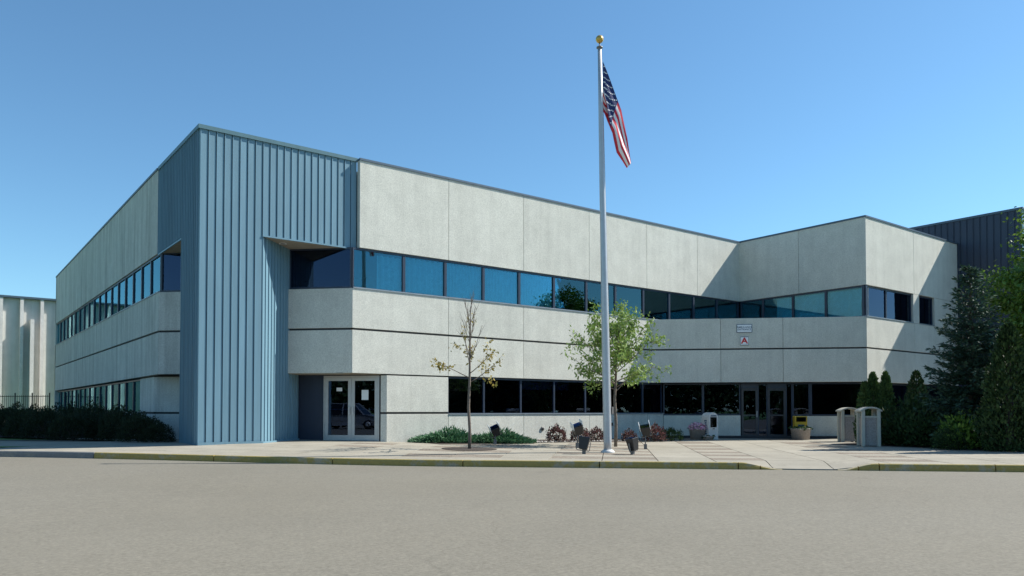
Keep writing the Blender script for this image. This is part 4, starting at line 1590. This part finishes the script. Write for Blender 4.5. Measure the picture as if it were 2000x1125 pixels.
# shrubs below the spruce
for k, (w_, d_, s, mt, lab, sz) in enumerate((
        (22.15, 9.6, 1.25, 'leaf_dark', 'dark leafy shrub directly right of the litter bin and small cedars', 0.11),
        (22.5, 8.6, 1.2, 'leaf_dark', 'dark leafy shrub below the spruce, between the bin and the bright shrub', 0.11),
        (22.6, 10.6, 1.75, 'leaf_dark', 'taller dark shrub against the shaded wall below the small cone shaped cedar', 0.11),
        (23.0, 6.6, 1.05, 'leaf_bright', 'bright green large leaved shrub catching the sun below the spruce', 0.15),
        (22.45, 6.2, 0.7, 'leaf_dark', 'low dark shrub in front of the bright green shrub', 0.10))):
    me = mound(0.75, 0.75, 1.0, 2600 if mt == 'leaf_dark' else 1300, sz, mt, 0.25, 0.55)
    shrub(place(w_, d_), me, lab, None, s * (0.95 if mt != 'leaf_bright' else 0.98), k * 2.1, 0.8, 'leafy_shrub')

# river stones along the bed edge
stn = MB()
stn.raw(*(lambda pv: (pv, [(0, 2, 4), (2, 1, 4), (1, 3, 4), (3, 0, 4), (2, 0, 5), (1, 2, 5), (3, 1, 5), (0, 3, 5)]))([(1, 0, 0), (-1, 0, 0), (0, 0.8, 0), (0, -0.8, 0), (0, 0, 0.55), (0, 0, -0.5)]))
MBs = MB()
for i in range(420):
    if i < 300:
        x = rng.uniform(10.4, 18.9)
        y = rng.uniform(-2.3, -0.5) if rng.uniform() < 0.4 else rng.uniform(-2.35, -1.9)
    else:
        x = rng.uniform(-2.4, -0.1)
        y = 2.5 + (-x) * 1.9 + rng.uniform(-0.15, 0.15)
    s = rng.uniform(0.02, 0.055)
    a = rng.uniform(0, 6.28)
    c_, s_ = math.cos(a), math.sin(a)
    z = hz(x, y) + 0.02
    MBs.raw([(x + (p[0] * c_ - p[1] * s_) * s, y + (p[0] * s_ + p[1] * c_) * s, z + p[2] * s) for p in stn.v], stn.f)
gst = MBs.build('bed_stones', 'stone', None, True)
tag(gst, 'scattered pale river stones in the planting beds', 'stones', kind='stuff')

# belt of trees across the car park behind the viewer, seen in the glass
Pb = []
for i in range(90):
    a = R(-172 + i * 2.0)
    rad = 95 + rng.uniform(-8, 8)
    cx_, cy_ = -6 + rad * math.cos(a), -23 + rad * math.sin(a)
    hh = rng.uniform(7, 13)
    q = unit(rng.normal(size=(700, 3))) * rng.uniform(0.4, 1, (700, 1)) * np.array([4.0, 4.0, hh / 2])
    Pb.append(q + np.array([cx_, cy_, hh / 2 - 0.2]))
tb = bpy.data.objects.new('tree_belt', quads_mesh('tree_belt', leaves(np.concatenate(Pb), 1.0, aspect=0.8), 'leaf_dark'))
link(tb)
tag(tb, 'dark belt of trees far across the car park, seen mirrored in the glass', 'trees', kind='stuff')


# ------------------------------------------------------------------ parked cars mirrored in the entrance glass
def car(w_, d_, yaw, paint, label, tall):
    x, y = xy(w_, d_)
    o = empty('parked_car', (x, y, z_road(w_)), yaw)
    tag(o, label, 'car')
    H = 1.72 if tall else 1.45
    # side profile of the body, extruded with a slight tuck towards the sills
    low = [(-2.2, 0.32), (-2.28, 0.55), (-2.2, 0.86), (-1.55, 0.93), (1.0, 0.98), (2.05, 0.84), (2.26, 0.62), (2.24, 0.36), (1.8, 0.26), (-1.8, 0.26)]
    n_ = len(low)
    v_ = []
    for yy, k_ in ((-0.80, 0.97), (-0.88, 1.0), (0.88, 1.0), (0.80, 0.97)):
        v_ += [(px * k_, yy, pz) for px, pz in low]
    f_ = [tuple(range(n_)), tuple(range(4 * n_ - 1, 3 * n_ - 1, -1))]
    for r_ in range(3):
        f_ += [(r_ * n_ + i, (r_ + 1) * n_ + i, (r_ + 1) * n_ + (i + 1) % n_, r_ * n_ + (i + 1) % n_) for i in range(n_)]
    body_ = MB().raw(v_, f_).build('body', paint, o, bevel=0.05)
    xr = (-2.0, -1.75, 0.35, 1.15) if tall else (-1.7, -1.0, 0.35, 1.15)
    a_ = [(xr[0], -0.78, 0.93), (xr[3], -0.78, 0.97), (xr[3], 0.78, 0.97), (xr[0], 0.78, 0.93), (xr[1], -0.60, H - 0.06), (xr[2], -0.60, H - 0.06), (xr[2], 0.60, H - 0.06), (xr[1], 0.60, H - 0.06)]
    MB().raw(a_, [(4, 5, 6, 7), (0, 1, 5, 4), (1, 2, 6, 5), (2, 3, 7, 6), (3, 0, 4, 7)]).build('window_glass', 'car_glass', o)
    MB().prism([(xr[1] - 0.04, -0.63), (xr[2] + 0.04, -0.63), (xr[2] + 0.04, 0.63), (xr[1] - 0.04, 0.63)], H - 0.07, H).build('roof', paint, o, bevel=0.025)
    for px_ in (xr[1], -0.35, xr[2]):
        q_ = xr[0] if px_ == xr[1] else (xr[3] if px_ == xr[2] else px_)
        for sg_ in (-1, 1):
            MB().tube([(q_, 0.79 * sg_, 0.92), (px_, 0.61 * sg_, H - 0.04)], 0.045, 6).build('pillar', paint, o)
    for px_ in (-1.38, 1.42):
        for sg_ in (-1, 1):
            ty = MB().lathe([(0.2, -0.1), (0.31, -0.1), (0.33, -0.05), (0.33, 0.05), (0.31, 0.1), (0.2, 0.1)], 20).build('wheel', 'black', o, True)
            ty.rotation_euler = (R(90), 0, 0)
            ty.location = (px_, 0.80 * sg_, 0.33)
            MB().lathe([(0.2, -0.106), (0.05, -0.112), (0.05, 0.112), (0.2, 0.106)], 14).build('rim', 'alu', ty, True)
    for sg_ in (-1, 1):
        MB().box(2.12, 2.262, min(sg_ * 0.5, sg_ * 0.8), max(sg_ * 0.5, sg_ * 0.8), 0.62, 0.76).build('headlight', 'white', o, bevel=0.02)
        MB().box(-2.262, -2.15, min(sg_ * 0.55, sg_ * 0.8), max(sg_ * 0.55, sg_ * 0.8), 0.66, 0.84).build('tail_light', 'red', o, bevel=0.02)


M['car_silver'] = plain('silver_paint', (0.42, 0.43, 0.44), 0.3, 0.5, 0.03)
M['car_dark'] = plain('dark_paint', (0.03, 0.035, 0.05), 0.25, 0.2, 0.03)
M['car_glass'] = plain('car_window', (0.01, 0.012, 0.014), 0.08, 0.0, 0.02)
car(-5.2, -27.5, R(-45), 'car_silver', 'silver car parked off to the left, seen only mirrored in the entrance door glass', True)
car(-9.2, -34.5, R(-45), 'car_dark', 'dark car parked behind the silver one, seen only mirrored in the entrance door glass', False)
